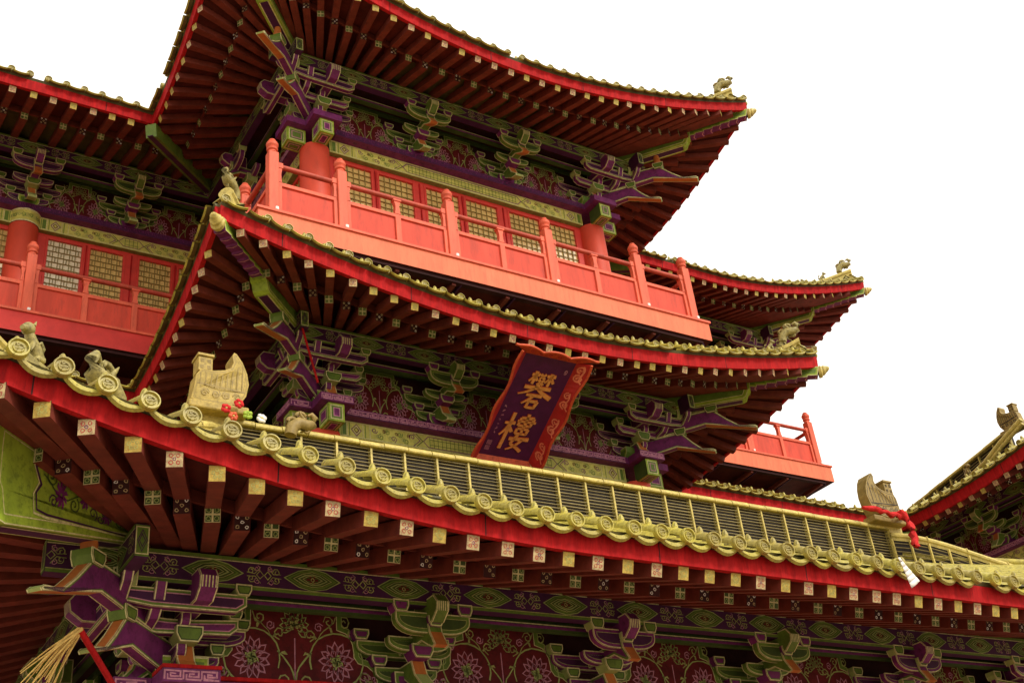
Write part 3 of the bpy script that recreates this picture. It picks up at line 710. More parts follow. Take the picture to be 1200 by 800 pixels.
def frieze_panel(F, sa, sb, z0, H, o=.03, kind=0):
    """maroon lotus panel between two bracket sets at sa and sb, outline stepping round them"""
    W = sb-sa; mb = MB()
    def side(d):                               # from the bottom up, distance from the bracket's centre
        p = [(.27, 0.0)]
        p += [(.25+.25*(1-math.cos(a)), H*(.08+.34*math.sin(a))) for a in [math.pi/2*k/4 for k in range(5)]]
        p += [(.52, H*.45)]
        p += [(.52+.19*(1-math.cos(a)), H*(.48+.32*math.sin(a))) for a in [math.pi/2*k/4 for k in range(5)]]
        p += [(.71, H)]
        return p
    sd = side(0); poly = [(sa+x, z) for x, z in sd[::-1]]+[(sb-x, z) for x, z in sd]
    Pn = lambda a, b, c: F.p(a, c, z0+b)
    prism(mb, Pn, poly, o-.03, o+.012, 'green', 'maroon', [(.010, 'green_pale'), (.048, 'green'), (.009, 'cream_line')], both=False)
    cx = (sa+sb)/2; hw = (W/2-.30); vs = H/.62; ks = min(vs, max(1., hw/.74)); Q = lambda u, v: F.p(cx+u*ks, o+.0165, z0+v*vs)
    k = min(1., hw/.72); L1 = 'olive_line'
    for sg in (-1, 1):
        c = (sg*.36*k, .23); r = .205
        ribbon(mb, Q, [(c[0]+sg*r*1.15*math.cos(a), c[1]+r*math.sin(a)) for a in [math.pi*1.12-(math.pi*1.75)*t/18 for t in range(19)]], .012, 'green_pale')
        ribbon(mb, Q, bez((0, .02), (0, .15), (sg*.05, .2), (c[0]-sg*r*1.05, c[1]+.05), 7), .012, 'green_pale')
        lotus(mb, Q, c[0], c[1]-.01, .15, 'pink_line', 'green_pale', 13, a0=.2); lotus(mb, Q, c[0], c[1]-.01, .095, 'pink_line', 'green_pale', 9, a0=.5)
        ribbon(mb, Q, spiral(sg*.09, .06, .055, .012, 1.57-sg*1.57, sg*1.2, 10), .01, L1)
        ribbon(mb, Q, spiral(sg*.13, .36+.05, .05, .012, -1.57, sg*1.3, 10), .009, L1)
        ribbon(mb, Q, spiral(sg*.30*k, .52, .05, .01, 3.1, -sg*1.3, 10), .009, L1)
        ribbon(mb, Q, spiral(sg*.21*k, .47, .04, .01, .4, sg*1.4, 10), .008, 'pink_line')
        ribbon(mb, Q, bez((sg*.2*k, .38), (sg*.25*k, .5), (sg*.33*k, .45), (sg*.36*k, .56), 7), .008, L1)
        if k > .8:
            ribbon(mb, Q, bez((sg*.55*k, .04), (sg*.66*k, .0), (sg*.72*k, .06), (sg*.62*k, .1), 8), .009, L1)
            ribbon(mb, Q, spiral(sg*.60*k, .12, .045, .01, 0, sg*1.2, 9), .008, 'pink_line')
        for j in range(5):                     # leaves along the scroll
            a = .5+j*.62; u = c[0]+sg*r*1.2*math.cos(a); v = c[1]+r*1.05*math.sin(a)
            ribbon(mb, Q, [(u, v), (u+sg*.03*math.cos(a), v+.03*math.sin(a)), (u+sg*.05*math.cos(a+.4), v+.045*math.sin(a+.4))], [.016, .02, .003], 'olive_line')
    ribbon(mb, Q, [(0, .0), (0, .38)], .010, 'pink_line')
    lotus(mb, Q, 0, .47, .125, 'green_pale', 'olive_line', 11, math.pi*1.5, -.7); lotus(mb, Q, 0, .47, .08, 'green_pale', 'olive_line', 8, math.pi*1.5, -.5)
    if W > 2.2:
        for sg in (-1, 1):
            ribbon(mb, Q, spiral(sg*.52, .42, .06, .012, 0, sg*1.3, 10), .009, 'pink_line'); ribbon(mb, Q, spiral(sg*.44, .52, .05, .012, 2, -sg*1.3, 10), .009, L1)
            ribbon(mb, Q, spiral(sg*.60, .10, .06, .012, 0, sg*1.3, 10), .009, L1)
            lotus(mb, Q, sg*.66, .08, .06, 'pink_line', 'olive_line', 7)
    return mb.build('frieze_panel', pav)
def greek_key(mb, F, s0, s1, o, z, h, m='pink_line', w=.016):
    n = max(1, int(abs(s1-s0)/(h*1.9))); st = (s1-s0)/n; Q = lambda u, v: F.p(u, o, z+v)
    for i in range(n):
        a = s0+st*i; k = lambda f: a+st*f
        ribbon(mb, Q, [(k(.02), h*.08), (k(.02), h*.92), (k(.86), h*.92), (k(.86), h*.36), (k(.34), h*.36), (k(.34), h*.64), (k(.62), h*.64)], w, m)
        ribbon(mb, Q, [(k(.18), h*.62), (k(.18), h*.08), (k(.98), h*.08)], w, m)
def eave_beam(F, s0, s1, o, z0, h, e0=0., e1=0., big=1.):
    """patterned purlin beam carrying the rafters"""
    mb = MB(); d = .13
    box(mb, F, s0, s1, o-d, o, z0, z0+h, 'purple_dark')
    Q = lambda u, v: F.p(u, o+.004, z0+v); Q2 = lambda u, v: F.p(u, o+.007, z0+v); Q3 = lambda u, v: F.p(u, o+.010, z0+v)
    for v, w, m in ((h-.02, .035, 'green'), (h-.045, .010, 'cream_line'), (.015, .03, 'green'), (.036, .009, 'olive_line')):
        ribbon(mb, Q, [(s0, v), (s1, v)], w, m)
    n = max(1, round((s1-s0)/(1.02*big))); st = (s1-s0)/n; zc = h*.49
    for i in range(n):
        c = s0+st*(i+.5); L = st*.30; hh = h*.37
        dia = lambda k: [(c-L*k, zc), (c-L*k*.5, zc+hh*k*.72), (c, zc+hh*k), (c+L*k*.5, zc+hh*k*.72), (c+L*k, zc), (c+L*k*.5, zc-hh*k*.72), (c, zc-hh*k), (c-L*k*.5, zc-hh*k*.72)]
        plate(mb, Q, dia(1.0), 'green_dark'); ribbon(mb, Q2, dia(.97), .009, 'green_pale', True); ribbon(mb, Q2, dia(.80), .016, 'green', True); ribbon(mb, Q2, dia(.66), .007, 'olive_line', True); ribbon(mb, Q3, dia(.50), .010, 'green_pale', True); ribbon(mb, Q3, dia(.34), .007, 'olive_line', True)
        for k in range(6): ribbon(mb, Q2, [(c, zc), (c+.06*math.cos(k*1.047), zc+.045*math.sin(k*1.047))], [.012, .026], 'maroon')
        ring(mb, Q3, c, zc, .018, .008, 'olive_line', 7)
        for sg in (-1, 1):                     # clouds at the ends of each lozenge
            x = c+sg*L*1.06; zz = st/2-L*1.06
            for vv in (-1, 1):
                ribbon(mb, Q2, spiral(x+sg*zz*.30, zc+vv*hh*.34, .042, .01, 0 if sg > 0 else 3.14, vv*sg*1.3, 10), .009, 'olive_line')
                ribbon(mb, Q2, spiral(x+sg*zz*.62, zc+vv*hh*.55, .034, .008, 1.5, -vv*sg*1.2, 9), .007, 'pink_line')
                ribbon(mb, Q2, [(x+sg*.01, zc+vv*.02), (x+sg*zz*.5, zc+vv*hh*.12), (x+sg*zz*.8, zc+vv*hh*.7)], .007, 'olive_line')
            ribbon(mb, Q2, dia_small(x+sg*zz*.78, zc, .035, hh*.35), .008, 'olive_line', True)
    for s, sg in ((s0, -1), (s1, 1)):            # painted beam ends
        E = lambda u, v, e=.004: F.p(s+sg*e, o-d/2+u, z0+v)
        plate(mb, E, [(-d*.48, .01), (d*.48, .01), (d*.48, h-.01), (-d*.48, h-.01)], 'green')
        E2 = lambda u, v: E(u, v, .007)
        ribbon(mb, E2, [(-d*.42, .03), (d*.42, .03), (d*.42, h-.03), (-d*.42, h-.03)], .010, 'cream_line', True)
        for k in (1, .6): ribbon(mb, E2, dia_small(0, h*.5, d*.34*k, h*.32*k), .010, 'purple_dark', True)
    mb.build('eave_beam', pav)
def dia_small(c, z, a, b): return [(c-a, z), (c, z+b), (c+a, z), (c, z-b)]
def architrave(F, s0, s1, o, z0, h):
    """yellow-green painted lintel: end boxes, cloud fields and a long hexagon-net centre"""
    mb = MB(); box(mb, F, s0, s1, -.06, o, z0, z0+h, 'band_green')
    Q = lambda u, v: F.p(u, o+.003, z0+v); Q2 = lambda u, v: F.p(u, o+.006, z0+v); Q3 = lambda u, v: F.p(u, o+.009, z0+v)
    plate(mb, Q, [(s0, .0), (s1, .0), (s1, h), (s0, h)], 'band_yellow')
    L = s1-s0
    ribbon(mb, Q2, [(s0, .02), (s1, .02)], .014, 'cream_line'); ribbon(mb, Q2, [(s0, h-.015), (s1, h-.015)], .014, 'cream_line')
    for sg, e in ((1, s0), (-1, s1)):
        X = lambda a: e+sg*a
        for a in (.03, .13, .17, .40, .44, .52): ribbon(mb, Q2, [(X(a), .02), (X(a), h-.02)], .013, 'cream_line' if a in (.13, .40, .52) else 'green')
        plate(mb, Q2, [(X(.05), .035), (X(.115), .035), (X(.115), h-.035), (X(.05), h-.035)] if sg > 0 else [(X(.115), .035), (X(.05), .035), (X(.05), h-.035), (X(.115), h-.035)], 'green')
        for k, m in ((1, 'purple'), (.72, 'cream_line'), (.45, 'maroon')): ribbon(mb, Q3, dia_small(X(.285), h/2, .085*k, h*.36*k), .012, m, True)
        # cloud field
        for j in range(7):
            u = X(.60+.11*j); v = h*(.32 if j % 2 else .66)
            ribbon(mb, Q2, spiral(u, v, h*.2, h*.04, j*1.7, 1.4*(1 if j % 2 else -1), 10), .012, 'purple' if j % 3 == 0 else 'green')
            ribbon(mb, Q3, spiral(u+.05, h-v, h*.13, h*.03, j*2.1, -1.2, 8), .010, 'maroon' if j % 2 else 'olive_line')
        ribbon(mb, Q3, [(X(1.28), .03), (X(1.40), h/2), (X(1.28), h-.03)], .013, 'purple'); ribbon(mb, Q3, [(X(1.33), .03), (X(1.45), h/2), (X(1.33), h-.03)], .012, 'green_dark')
    if L > 3.2:
        a, b = s0+1.46, s1-1.46
        ribbon(mb, Q3, [(a, h/2), (a+.09, h-.045), (b-.09, h-.045), (b, h/2), (b-.09, .045), (a+.09, .045)], .013, 'purple', True)
        n = int((b-a-.2)/.075)
        for i in range(n+1):
            u = a+.12+(b-a-.24)*i/n; ribbon(mb, Q2, [(u, .05), (u, h-.05)], .011, 'green')
            if i < n:
                for v in (.34, .66): ribbon(mb, Q3, [(u, h*v), (u+(b-a-.24)/n, h*v)], .008, 'green_dark')
    return mb.build('architrave', pav)
def painted_head(mb, F, s0, s1, o0, o1, z0, z1, centre):
    box(mb, F, s0, s1, o0, o1, z0, z1, 'green_dark')
    def face(Q, w, h):
        plate(mb, lambda u, v: Q(u, v, .003), [(0, 0), (w, 0), (w, h), (0, h)], 'lime')
        for d, m, e in ((.03, 'cream_line', .005), (.045, 'green', .007), (.075, 'pink_line', .009), (.09, centre, .011)):
            if w > 2.2*d and h > 2.2*d: plate(mb, lambda u, v: Q(u, v, e), [(d, d), (w-d, d), (w-d, h-d), (d, h-d)], m)
    face(lambda u, v, e: F.p(s0+u, o1+e, z0+v), s1-s0, z1-z0)
    face(lambda u, v, e: F.p(s0-e, o1-u, z0+v), o1-o0, z1-z0)
    face(lambda u, v, e: F.p(s1+e, o1-u, z0+v), o1-o0, z1-z0)
    face(lambda u, v, e: F.p(s0+u, o1-v, z0-e), s1-s0, o1-o0)

def column(x, y, z0, z1, r=.27, cap=None):
    mb = MB(); prof = [(r, 0), (r, (z1-z0)*.6), (r*.97, z1-z0)]
    lathe(mb, (x, y, z0), (0, 0, 1), prof, 'column_red', 28)
    c = mb.build('column', pav)
    if cap:
        mc = MB(); lathe(mc, (x, y, cap[0]), (0, 0, 1), [(r*1.02, 0), (r*1.04, .02), (r*1.02, .03)], 'cream_line', 28); lathe(mc, (x, y, cap[0]+.03), (0, 0, 1), [(r*1.02, 0), (r*1.02, cap[1]-.04)], 'band_yellow', 28)
        lathe(mc, (x, y, cap[0]+cap[1]-.01), (0, 0, 1), [(r*1.03, -.02), (r*1.06, .0), (r*1.03, .02)], 'cream_line', 28)
        for k in range(24):
            a = k*math.pi/12
            T = lambda u, v: Vector((x+r*1.035*math.cos(a+u/r), y+r*1.035*math.sin(a+u/r), cap[0]+cap[1]/2+v))
            ribbon(mc, T, spiral(0, 0, .05, .012, k, 1.3*(1 if k % 2 else -1), 8), .012, 'green' if k % 2 else 'olive_line')
        mc.build('capital', c)
    return c

def storey(F, s0, s1, za, sets, mid=(), key=True, cols=True, oi=.72, hA=.28, arch=True, cap=True, sc=1., kinds=None):
    """everything between a facade's columns and its rafters; za = underside of the lintel, columns at s0, mid.., s1"""
    cs = [s0]+list(mid)+[s1]
    if arch:
        for a, b in zip(cs[:-1], cs[1:]): architrave(F, a+.25, b-.25, .10, za, hA)
    z1 = za+hA; mb = MB(); ov = .0
    box(mb, F, s0+.3, s1-.3, -.1, .27, z1+.002, z1+.13, 'purple'); 
    if key: greek_key(mb, F, s0+.33, s1-.33, .274, z1+.022, .09, 'pink_line' if key == 1 else 'purple_dark')
    ribbon(mb, lambda u, v: F.p(u, .2735, z1+v), [(s0+.3, .012), (s1-.3, .012)], .012, 'purple_dark')
    mb.build('plate_beam', pav)
    z2 = z1+.135
    mb = MB(); box(mb, F, s0, s1, -.12, -.02, z2, z2+1.7, 'dark_wood'); box(mb, F, s0, s1, -.02, .66, z2+.97, z2+1.0, 'dark_wood')
    # thin rail along the top of the frieze
    box(mb, F, s0, s1, .36, .44, z2+.70, z2+.79, 'green_dark'); ribbon(mb, lambda u, v: F.p(u, .443, z2+.7+v), [(s0, .045), (s1, .045)], .035, 'purple'); ribbon(mb, lambda u, v: F.p(u, .443, z2+.7+v), [(s0, .075), (s1, .075)], .01, 'cream_line')
    box(mb, F, s0, s1, .0, .07, z2+.90, z2+.96, 'green_dark')
    mb.build('frieze_rail', pav)
    xs = sorted([s0]+list(sets)+[s1])
    for i, (a, b) in enumerate(zip(xs[:-1], xs[1:])):
        if b-a > 1.3: frieze_panel(F, a, b, z2+.01, .88, kind=i % 2)
    for i, s in enumerate(sets): bracket(F, s, z2, (kinds[i] if kinds else i % 2))
    return z2
# ------------------------------------------------------------------ setting
mb = MB(); n = 40
mb.add([(-900, -900, GZ), (900, -900, GZ), (900, 900, GZ), (-900, 900, GZ)], [(0, 1, 2, 3)], 'stone')
g = mb.build('ground'); g['kind'] = 'structure'

# facades
TF = Frame((0, 1.2), (1, 0)); TL = Frame((-3, 1.2), (0, -1)); TR = Frame((3, 1.2), (0, 1))
WF = Frame((0, 5.4), (1, 0)); WL = Frame((-10.4, 5.4), (0, -1)); WR = Frame((10.4, 5.4), (0, 1))
LF = Frame((0, -2.4), (1, 0)); LL = Frame((-6.25, -2.4), (0, -1)); LR = Frame((6.25, -2.4), (0, 1))
ZA3, ZA2, ZA1 = 2.53, -3.12, -8.52
HP = .28+.135+.74                            # from the lintel's underside to the eave beam's underside
BH = .30

def window(F, a, b, z0, z1, o, bright=.0):
    """one latticed leaf: frame, paper-backed pane and lattice"""
    mb = MB(); w = .045
    box(mb, F, a-w, a, o-.03, o+.03, z0-w, z1+w, 'frame_red'); box(mb, F, b, b+w, o-.03, o+.03, z0-w, z1+w, 'frame_red')
    box(mb, F, a, b, o-.03, o+.03, z1, z1+w, 'frame_red'); box(mb, F, a, b, o-.03, o+.03, z0-w, z0, 'frame_red')
    win = mb.build('window', pav, .006)
    mb = MB(); mb.add([F.p(a, o-.02, z0), F.p(b, o-.02, z0), F.p(b, o-.02, z1), F.p(a, o-.02, z1)], [(0, 1, 2, 3)], 'paper_white' if bright else 'paper'); mb.build('pane', win)
    mb = MB(); nx = 6; nz = int((z1-z0)/.118)
    for i in range(1, nx): u = a+(b-a)*i/nx; box(mb, F, u-.0055, u+.0055, o-.012, o+.006, z0, z1, 'lattice')
    for i in range(1, nz): z = z0+(z1-z0)*i/nz; box(mb, F, a, b, o-.010, o+.004, z-.0055, z+.0055, 'lattice')
    for i in range(nx):                       # offset short bars, as in a brick-bond lattice
        for k in range(nz):
            if bright is not None and (i+k) % 2 == 0:
                u = a+(b-a)*(i+.5)/nx; za = z0+(z1-z0)*k/nz; box(mb, F, u-.006, u+.006, o-.011, o+.003, za, za+(z1-z0)/nz, 'lattice')
    mb.build('lattice', win)
def window_wall(F, s0, s1, pairs, pw, z0, z1, bright=()):
    mb = MB(); o = -.04
    box(mb, F, s0, s1, -.16, -.065, z0, z1, 'dark_wood')
    xs = []
    for c in pairs: xs += [(c-.08-pw, c-.08), (c+.08, c+.08+pw)]
    zt, zb = z1-.10, z0+.62
    box(mb, F, s0, s1, -.062, .0, zt+.045, z1, 'frame_red'); box(mb, F, s0, s1, -.062, .0, z0, zb-.045, 'frame_red')
    pos = [s0]+[v for ab in xs for v in ab]+[s1]
    for i in range(0, len(pos), 2):
        a, b = pos[i]+(0 if i == 0 else .045), pos[i+1]-(0 if i == len(pos)-2 else .045)
        if b-a > .005:
            box(mb, F, a, b, -.062, .0, zb-.045, zt+.045, 'frame_red')
            m = (a+b)/2
            if 0 < i < len(pos)-2: box(mb, F, m-.012, m+.012, .0, .018, zb, zt+.04, 'fascia_red')
    mb.build('window_wall', pav, .005)
    for i, (a, b) in enumerate(xs): window(F, a, b, zb, zt, -.02, None if bright is None else i in bright)
def plain_wall(F, s0, s1, z0, z1, m, name='wall'):
    mb = MB(); box(mb, F, s0, s1, -.12, -.0, z0, z1, m); mb.build(name, pav)

# ------------------------------------------------------------------ upper storey
window_wall(TF, -2.78, 2.78, (-1.82, 0, 1.82), .69, 0, ZA3, None)
for F, a, b in ((TL, -4.2, -.25), (TR, .25, 4.2)): window_wall(F, a, b, ((a+b)/2-.95, (a+b)/2+.95), .66, 0, ZA3)
window_wall(WF, -10.15, -7.25, (-9.5, -7.92), .60, 0, ZA3); window_wall(WF, -6.75, -3.1, (-5.85, -4.15), .61, 0, ZA3, bright=(0,))
window_wall(WF, 3.1, 6.75, (4.15, 5.85), .61, 0, ZA3); window_wall(WF, 7.25, 10.15, (7.92, 9.5), .60, 0, ZA3)
for F in (WL, WR):
    a, b = (-4, -.2) if F is WL else (.2, 4); window_wall(F, a, b, ((a+b)/2-.8, (a+b)/2+.8), .6, 0, ZA3)
for x, y in ((-3, 1.2), (3, 1.2), (-10.4, 5.4), (10.4, 5.4)): column(x, y, 0, ZA3, .27)
for x in (-7, 7): column(x, 5.4, 0, ZA3, .27, (ZA3, .28))
# middle storey
for x, y in ((-3, 1.2), (3, 1.2), (-10.4, 5.4), (10.4, 5.4), (-7, 5.4), (7, 5.4)): column(x, y, -5.6, ZA2, .29)
for F, a, b in ((TF, -3, 3), (TL, -4.2, 0), (TR, 0, 4.2), (WF, -10.4, -3), (WF, 3, 10.4), (WL, -4, 0), (WR, 0, 4)): plain_wall(F, a, b, -5.6, ZA2, 'wall_red')
# gap under the balcony deck
for F, a, b in ((TF, -3.4, 3.4), (TL, -4.2, .4), (TR, -.4, 4.2), (WF, -10.8, -3), (WF, 3, 10.8), (WL, -4, .4), (WR, -.4, 4)):
    mb = MB(); box(mb, F, a, b, .2, .34, ZA2+1.6, -.44, 'rafter_red'); mb.build('deck_skirt', pav)

def entab(za, full):
    zb = za+HP; e = .72; x = .38
    b = (-1, 1)
    storey(TF, -3, 3, za, (-1, 1), kinds=(1, 1), key=1 if za < 0 else 2)
    storey(TL, -4.2, 0, za, (-2.1,)); storey(TR, 0, 4.2, za, (2.1,))
    storey(WF, -10.4, -3.1, za, (-8.7, -7, -5.15), mid=(-7,), kinds=(1, 0, 1), key=2); storey(WF, 3.1, 10.4, za, (5.15, 7, 8.7), mid=(7,), kinds=(1, 0, 1), key=2)
    storey(WL, -4, 0, za, (-2,)); storey(WR, 0, 4, za, (2,))
    o = e+.065
    eave_beam(TF, -3-e-x, 3+e+x, o, zb, BH); eave_beam(TL, -4.2+e, e+x, o, zb+.002, BH-.004); eave_beam(TR, -e-x, 4.2-e, o, zb+.002, BH-.004)
    eave_beam(WF, -10.4-e-x, -3-e, o, zb, BH); eave_beam(WF, 3+e, 10.4+e+x, o, zb, BH); eave_beam(WL, -4, e+x, o, zb+.002, BH-.004); eave_beam(WR, -e-x, 4, o, zb+.002, BH-.004)
    for X, Y, rz in ((-3, 1.2, 0), (3, 1.2, R(90)), (-10.4, 5.4, 0), (10.4, 5.4, R(90))):
        corner_bracket(X, Y, za+.28+.135, rz)
        Fc = Frame((X, Y), (math.cos(rz), math.sin(rz)))
        mb = MB(); z1 = za+.28
        # crossing lintel heads and plate heads
        painted_head(mb, Fc, -.13, .13, .22, .56, za-.02, za+.28, 'purple'); painted_head(mb, Fc, -.56, -.22, -.13, .13, za-.02, za+.28, 'green')
        mb.build('lintel_head', pav)
        mb = MB(); box(mb, Fc, -.27, .27, -.31, .62, z1+.002, z1+.13, 'purple'); box(mb, Fc, -.62, -.272, -.27, .27, z1+.002, z1+.13, 'purple')
        if za < 0:
            greek_key(mb, Fc, -.26, .26, .623, z1+.022, .09); 
            greek_key(mb, Fc, -.61, -.28, .273, z1+.022, .09)
            FQ = Frame((X, Y), (math.sin(rz), -math.cos(rz))); greek_key(mb, FQ, -.26, .26, .623, z1+.022, .09)
        mb.build('plate_head', pav)
entab(ZA3, True); entab(ZA2, False)
mb = MB()
for z in (ZA3+HP+BH+.16, ZA2+HP+BH+.16):       # inner ceilings close the roof space
    box(mb, LOC, -3.6, 3.6, -5.5, -.62, z, z+.05, 'dark_wood'); box(mb, LOC, -11, 11, -9.4, -4.8, z+.055, z+.10, 'dark_wood')
mb.build('ceiling_board', pav)

# ------------------------------------------------------------------ balcony
DT, DB = 0., -.43
deck = MB()
pl = [(-4.49, 0), (4.49, 0), (4.49, 4.175), (11.87, 4.175), (11.87, 9.4), (-11.87, 9.4), (-11.87, 4.175), (-4.49, 4.175)]
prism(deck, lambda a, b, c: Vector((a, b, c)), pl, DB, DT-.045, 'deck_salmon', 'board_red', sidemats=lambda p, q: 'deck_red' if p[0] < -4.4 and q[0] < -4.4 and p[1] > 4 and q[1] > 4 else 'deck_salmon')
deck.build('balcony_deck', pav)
mb = MB(); prism(mb, lambda a, b, c: Vector((a, b, c)), inset(pl if area(pl) > 0 else pl[::-1], -.03), DT-.045, DT, 'rail_red', 'rail_red'); mb.build('deck_edge', pav, .008)
# inner soffit recess with joists
mb = MB()
for F, a, b, L in ((Frame((0, 0), (1, 0)), -4.3, 4.3, .75), (Frame((0, 4.175), (1, 0)), -11.6, -4.6, .75), (Frame((0, 4.175), (1, 0)), 4.6, 11.6, .75)):
    box(mb, F, a, b, -.16, -.05, DB-.06, DB-.001, 'dark_wood')
    k = int((b-a)/1.05)
    for i in range(k+1):
        s = a+.1+(b-a-.2)*i/k; beam(mb, F.p(s, -.1, DB-.012), F.p(s, -1.0, DB-.08), .07, .09, 'rafter_red')
        beam(mb, F.p(s+.14, -.1, DB-.012), F.p(s+.14, -1.0, DB-.08), .03, .06, 'purple_dark')
mb.build('deck_joists', pav)

def rail_post(x, y, F):
    mb = MB(); w = .083; L = Frame((x, y), (F.ux.x, F.ux.y))
    box(mb, L, -w, w, -w, w, 0, 1.2, 'rail_red')
    p = mb.build('railing_post', pav, .012)
    mb = MB(); lathe(mb, (x, y, 1.2), (0, 0, 1), [(.085, 0), (.07, .02), (.066, .045), (.088, .062), (.092, .085), (.075, .105), (.08, .118), (.098, .15), (.100, .185), (.085, .22), (.055, .245), (.06, .255), (.055, .275), (.03, .292), (.001, .30)], 'rail_red', 18)
    mb.build('finial', p)
    mb = MB(); box(mb, L, .01, .065, w, w+.04, .012, .075, 'white'); mb.build('lamp_box', p, .012)
def rail_run(F, a, b, o, nm):
    """between two posts: round handrail, middle rail, panels, small balusters"""
    a += .083; b -= .083; P = F.p
    mb = MB(); tube(mb, [P(a-.02, o, .97), P(b+.02, o, .97)], .045, 'handrail_shaded', 12)
    for s in (a+.035, b-.035): box(mb, F, s-.05, s+.05, o-.05, o+.05, .915, 1.022, 'rail_red')
    h = mb.build('handrail', pav, .006)
    mb = MB(); box(mb, F, a, b, o-.035, o+.035, .565, .635, 'rail_red'); box(mb, F, a, b, o-.035, o+.035, .0, .06, 'rail_red'); mb.build('lower_rail', pav, .005)
    xs = [a]+[a+(b-a)*(i+1)/(nm+1) for i in range(nm)]+[b]
    for i, s in enumerate(xs):
        mb = MB(); e = i in (0, nm+1); w = .05
        s0, s1 = (s-w, s+w) if not e else ((s, s+w*1.3) if i == 0 else (s-w*1.3, s))
        box(mb, F, s0, s1, o-.045, o+.045, .06, .563, 'rail_red')
        c = (s0+s1)/2; k = .055 if not e else .033
        poly = [(c-k, .637), (c+k, .637), (c+k*.75, .70), (c+k*.62, .80), (c+k*1.0, .885), (c+k*1.05, .925), (c-k*1.05, .925), (c-k*1.0, .885), (c-k*.62, .80), (c-k*.75, .70)]
        prism(mb, lambda u, v, d: P(u, d, v), poly, o-.04, o+.04, 'rail_red', 'rail_red')
        if not e: box(mb, F, c-.075, c+.075, o-.055, o+.055, .90, .935, 'rail_red')
        mb.build('baluster', pav, .005)
    for u, v in zip(xs[:-1], xs[1:]):
        mb = MB(); box(mb, F, u, v, o-.015, o+.005, .055, .57, 'panel_red'); mb.build('railing_panel', pav)
B0 = Frame((0, 0), (1, 0)); io = -.11
PX = [-4.22, -3.04, -1.02, 1.02, 3.04, 4.22]
for x in PX: rail_post(x, .11, B0)
for (a, b), nm in zip(zip(PX[:-1], PX[1:]), (0, 1, 1, 1, 0)): rail_run(B0, a, b, io, nm)
for sg in (-1, 1):
    F = Frame((sg*4.49, 0), (0, 1 if sg > 0 else -1)); ys = [.11, 1.33, 2.85, 4.30]
    for y in ys[1:]: rail_post(sg*4.22, y, F)
    q = [y if sg > 0 else -y for y in ys]; q.sort()
    for a, b in zip(q[:-1], q[1:]): rail_run(F, a, b, -.27, 0)
    B1 = Frame((0, 4.175), (1, 0)); xs = [4.22, 6.96, 9.36, 11.58]
    for x in xs[1:]: rail_post(sg*x, 4.30, B1)
    for a, b in zip(xs[:-1], xs[1:]):
        rail_run(B1, min(sg*a, sg*b), max(sg*a, sg*b), -.125, 2 if a < 9 and b < 9 else 1)
    E = Frame((sg*11.87, 0), (0, 1 if sg > 0 else -1)); ys = [4.30, 6.4, 8.6]
    for y in ys[1:]: rail_post(sg*11.58, y, E)
    q = sorted([y if sg > 0 else -y for y in ys])
    for a, b in zip(q[:-1], q[1:]): rail_run(E, a, b, -.29, 1)

# ------------------------------------------------------------------ roofs of the two upper tiers
def tier(name, za, ze, lift, top_z, near, hfh, wing_dz=0.):
    roof = part(name); zi = za+HP+BH+.25
    VT, VW = (-3.65, 3.1) if near else (-6.6, .2)
    kw = dict(oe=2.4, oi=.72, ze=ze, zi=zi, lift=lift, p=1.75, ext=.15, hf=hfh, sp_r=.335, sp_t=.30)
    eave(roof, TF, -5.55, 5.55, 'hip', 'hip', -3.72, 3.72, Lc=5.3, top=(top_z[0], top_z[1], -3.4, 3.4), single=near, **kw)
    eave(roof, TL, -1.6, 2.55, 'valley', 'hip', -3.48, .72, Lc=4.1, top=(top_z[0], top_z[1], VT, .4), single=False, **kw)
    eave(roof, TR, -2.55, 1.6, 'hip', 'valley', -.72, 3.48, Lc=4.1, top=(top_z[0], top_z[1], -.4, -VT), single=False, **kw)
    kw.update(oe=2.6, ze=ze+wing_dz)
    eave(roof, WF, -13.15, -5.4, 'hip', 'valley', -11.12, -3.72, Lc=5.3, top=(top_z[0], top_z[1], -10.8, -VW), single=False, **kw)
    right_end = (12.1, 'valley', 13.78) if near else (13.15, 'hip', 11.12)
    eave(roof, WF, 5.4, right_end[0], 'valley', right_end[1], 3.72, right_end[2], Lc=5.3, top=(top_z[0], top_z[1], VW, 10.8), single=False, **kw)
    eave(roof, WL, -4.6, 2.75, 'open', 'hip', -4.6, .72, Lc=5.3, top=(top_z[0], top_z[1], -4.6, .4), single=False, **kw)
    if not near: eave(roof, WR, -2.75, 4.6, 'hip', 'open', -.72, 4.6, Lc=5.3, top=(top_z[0], top_z[1], -.4, 4.6), single=False, **kw)
    out = []
    zin = zi+.16*lift
    for sg in (-1, 1):
        out.append(hip(roof, (sg*5.55, -1.35, ze+lift), (sg*3.72, .48, zin), (sg*3, 1.2), 0, ridge_top=(sg*(3+top_z[0]), 1.2-top_z[0], top_z[1]+.1)))
        if not (near and sg > 0): out.append(hip(roof, (sg*13.15, 2.65, ze+wing_dz+lift), (sg*11.12, 4.68, zin), (sg*10.4, 5.4), 0, ridge_top=(sg*(10.4+top_z[0]), 5.4-top_z[0], top_z[1]+.1)))
        # valley rafter where the tower eave meets the wing eave
        mb = MB(); beam(mb, (sg*5.5, 2.7, ze-.10), (sg*3.72, 4.68, zi-.12), .2, .26, 'green'); beam(mb, (sg*5.5, 2.7, ze-.362), (sg*3.72, 4.68, zi-.382), .1, .01, 'purple_dark')
        mb.build('valley_beam', roof)
    return roof, out
mid_roof, mid_hips = tier('middle_roof', ZA2, -2.22, .70, (.36, -.72), True, .19)
top_roof, top_hips = tier('top_roof', ZA3, 3.55, 1.08, (-2.6, 4.9), False, .17)
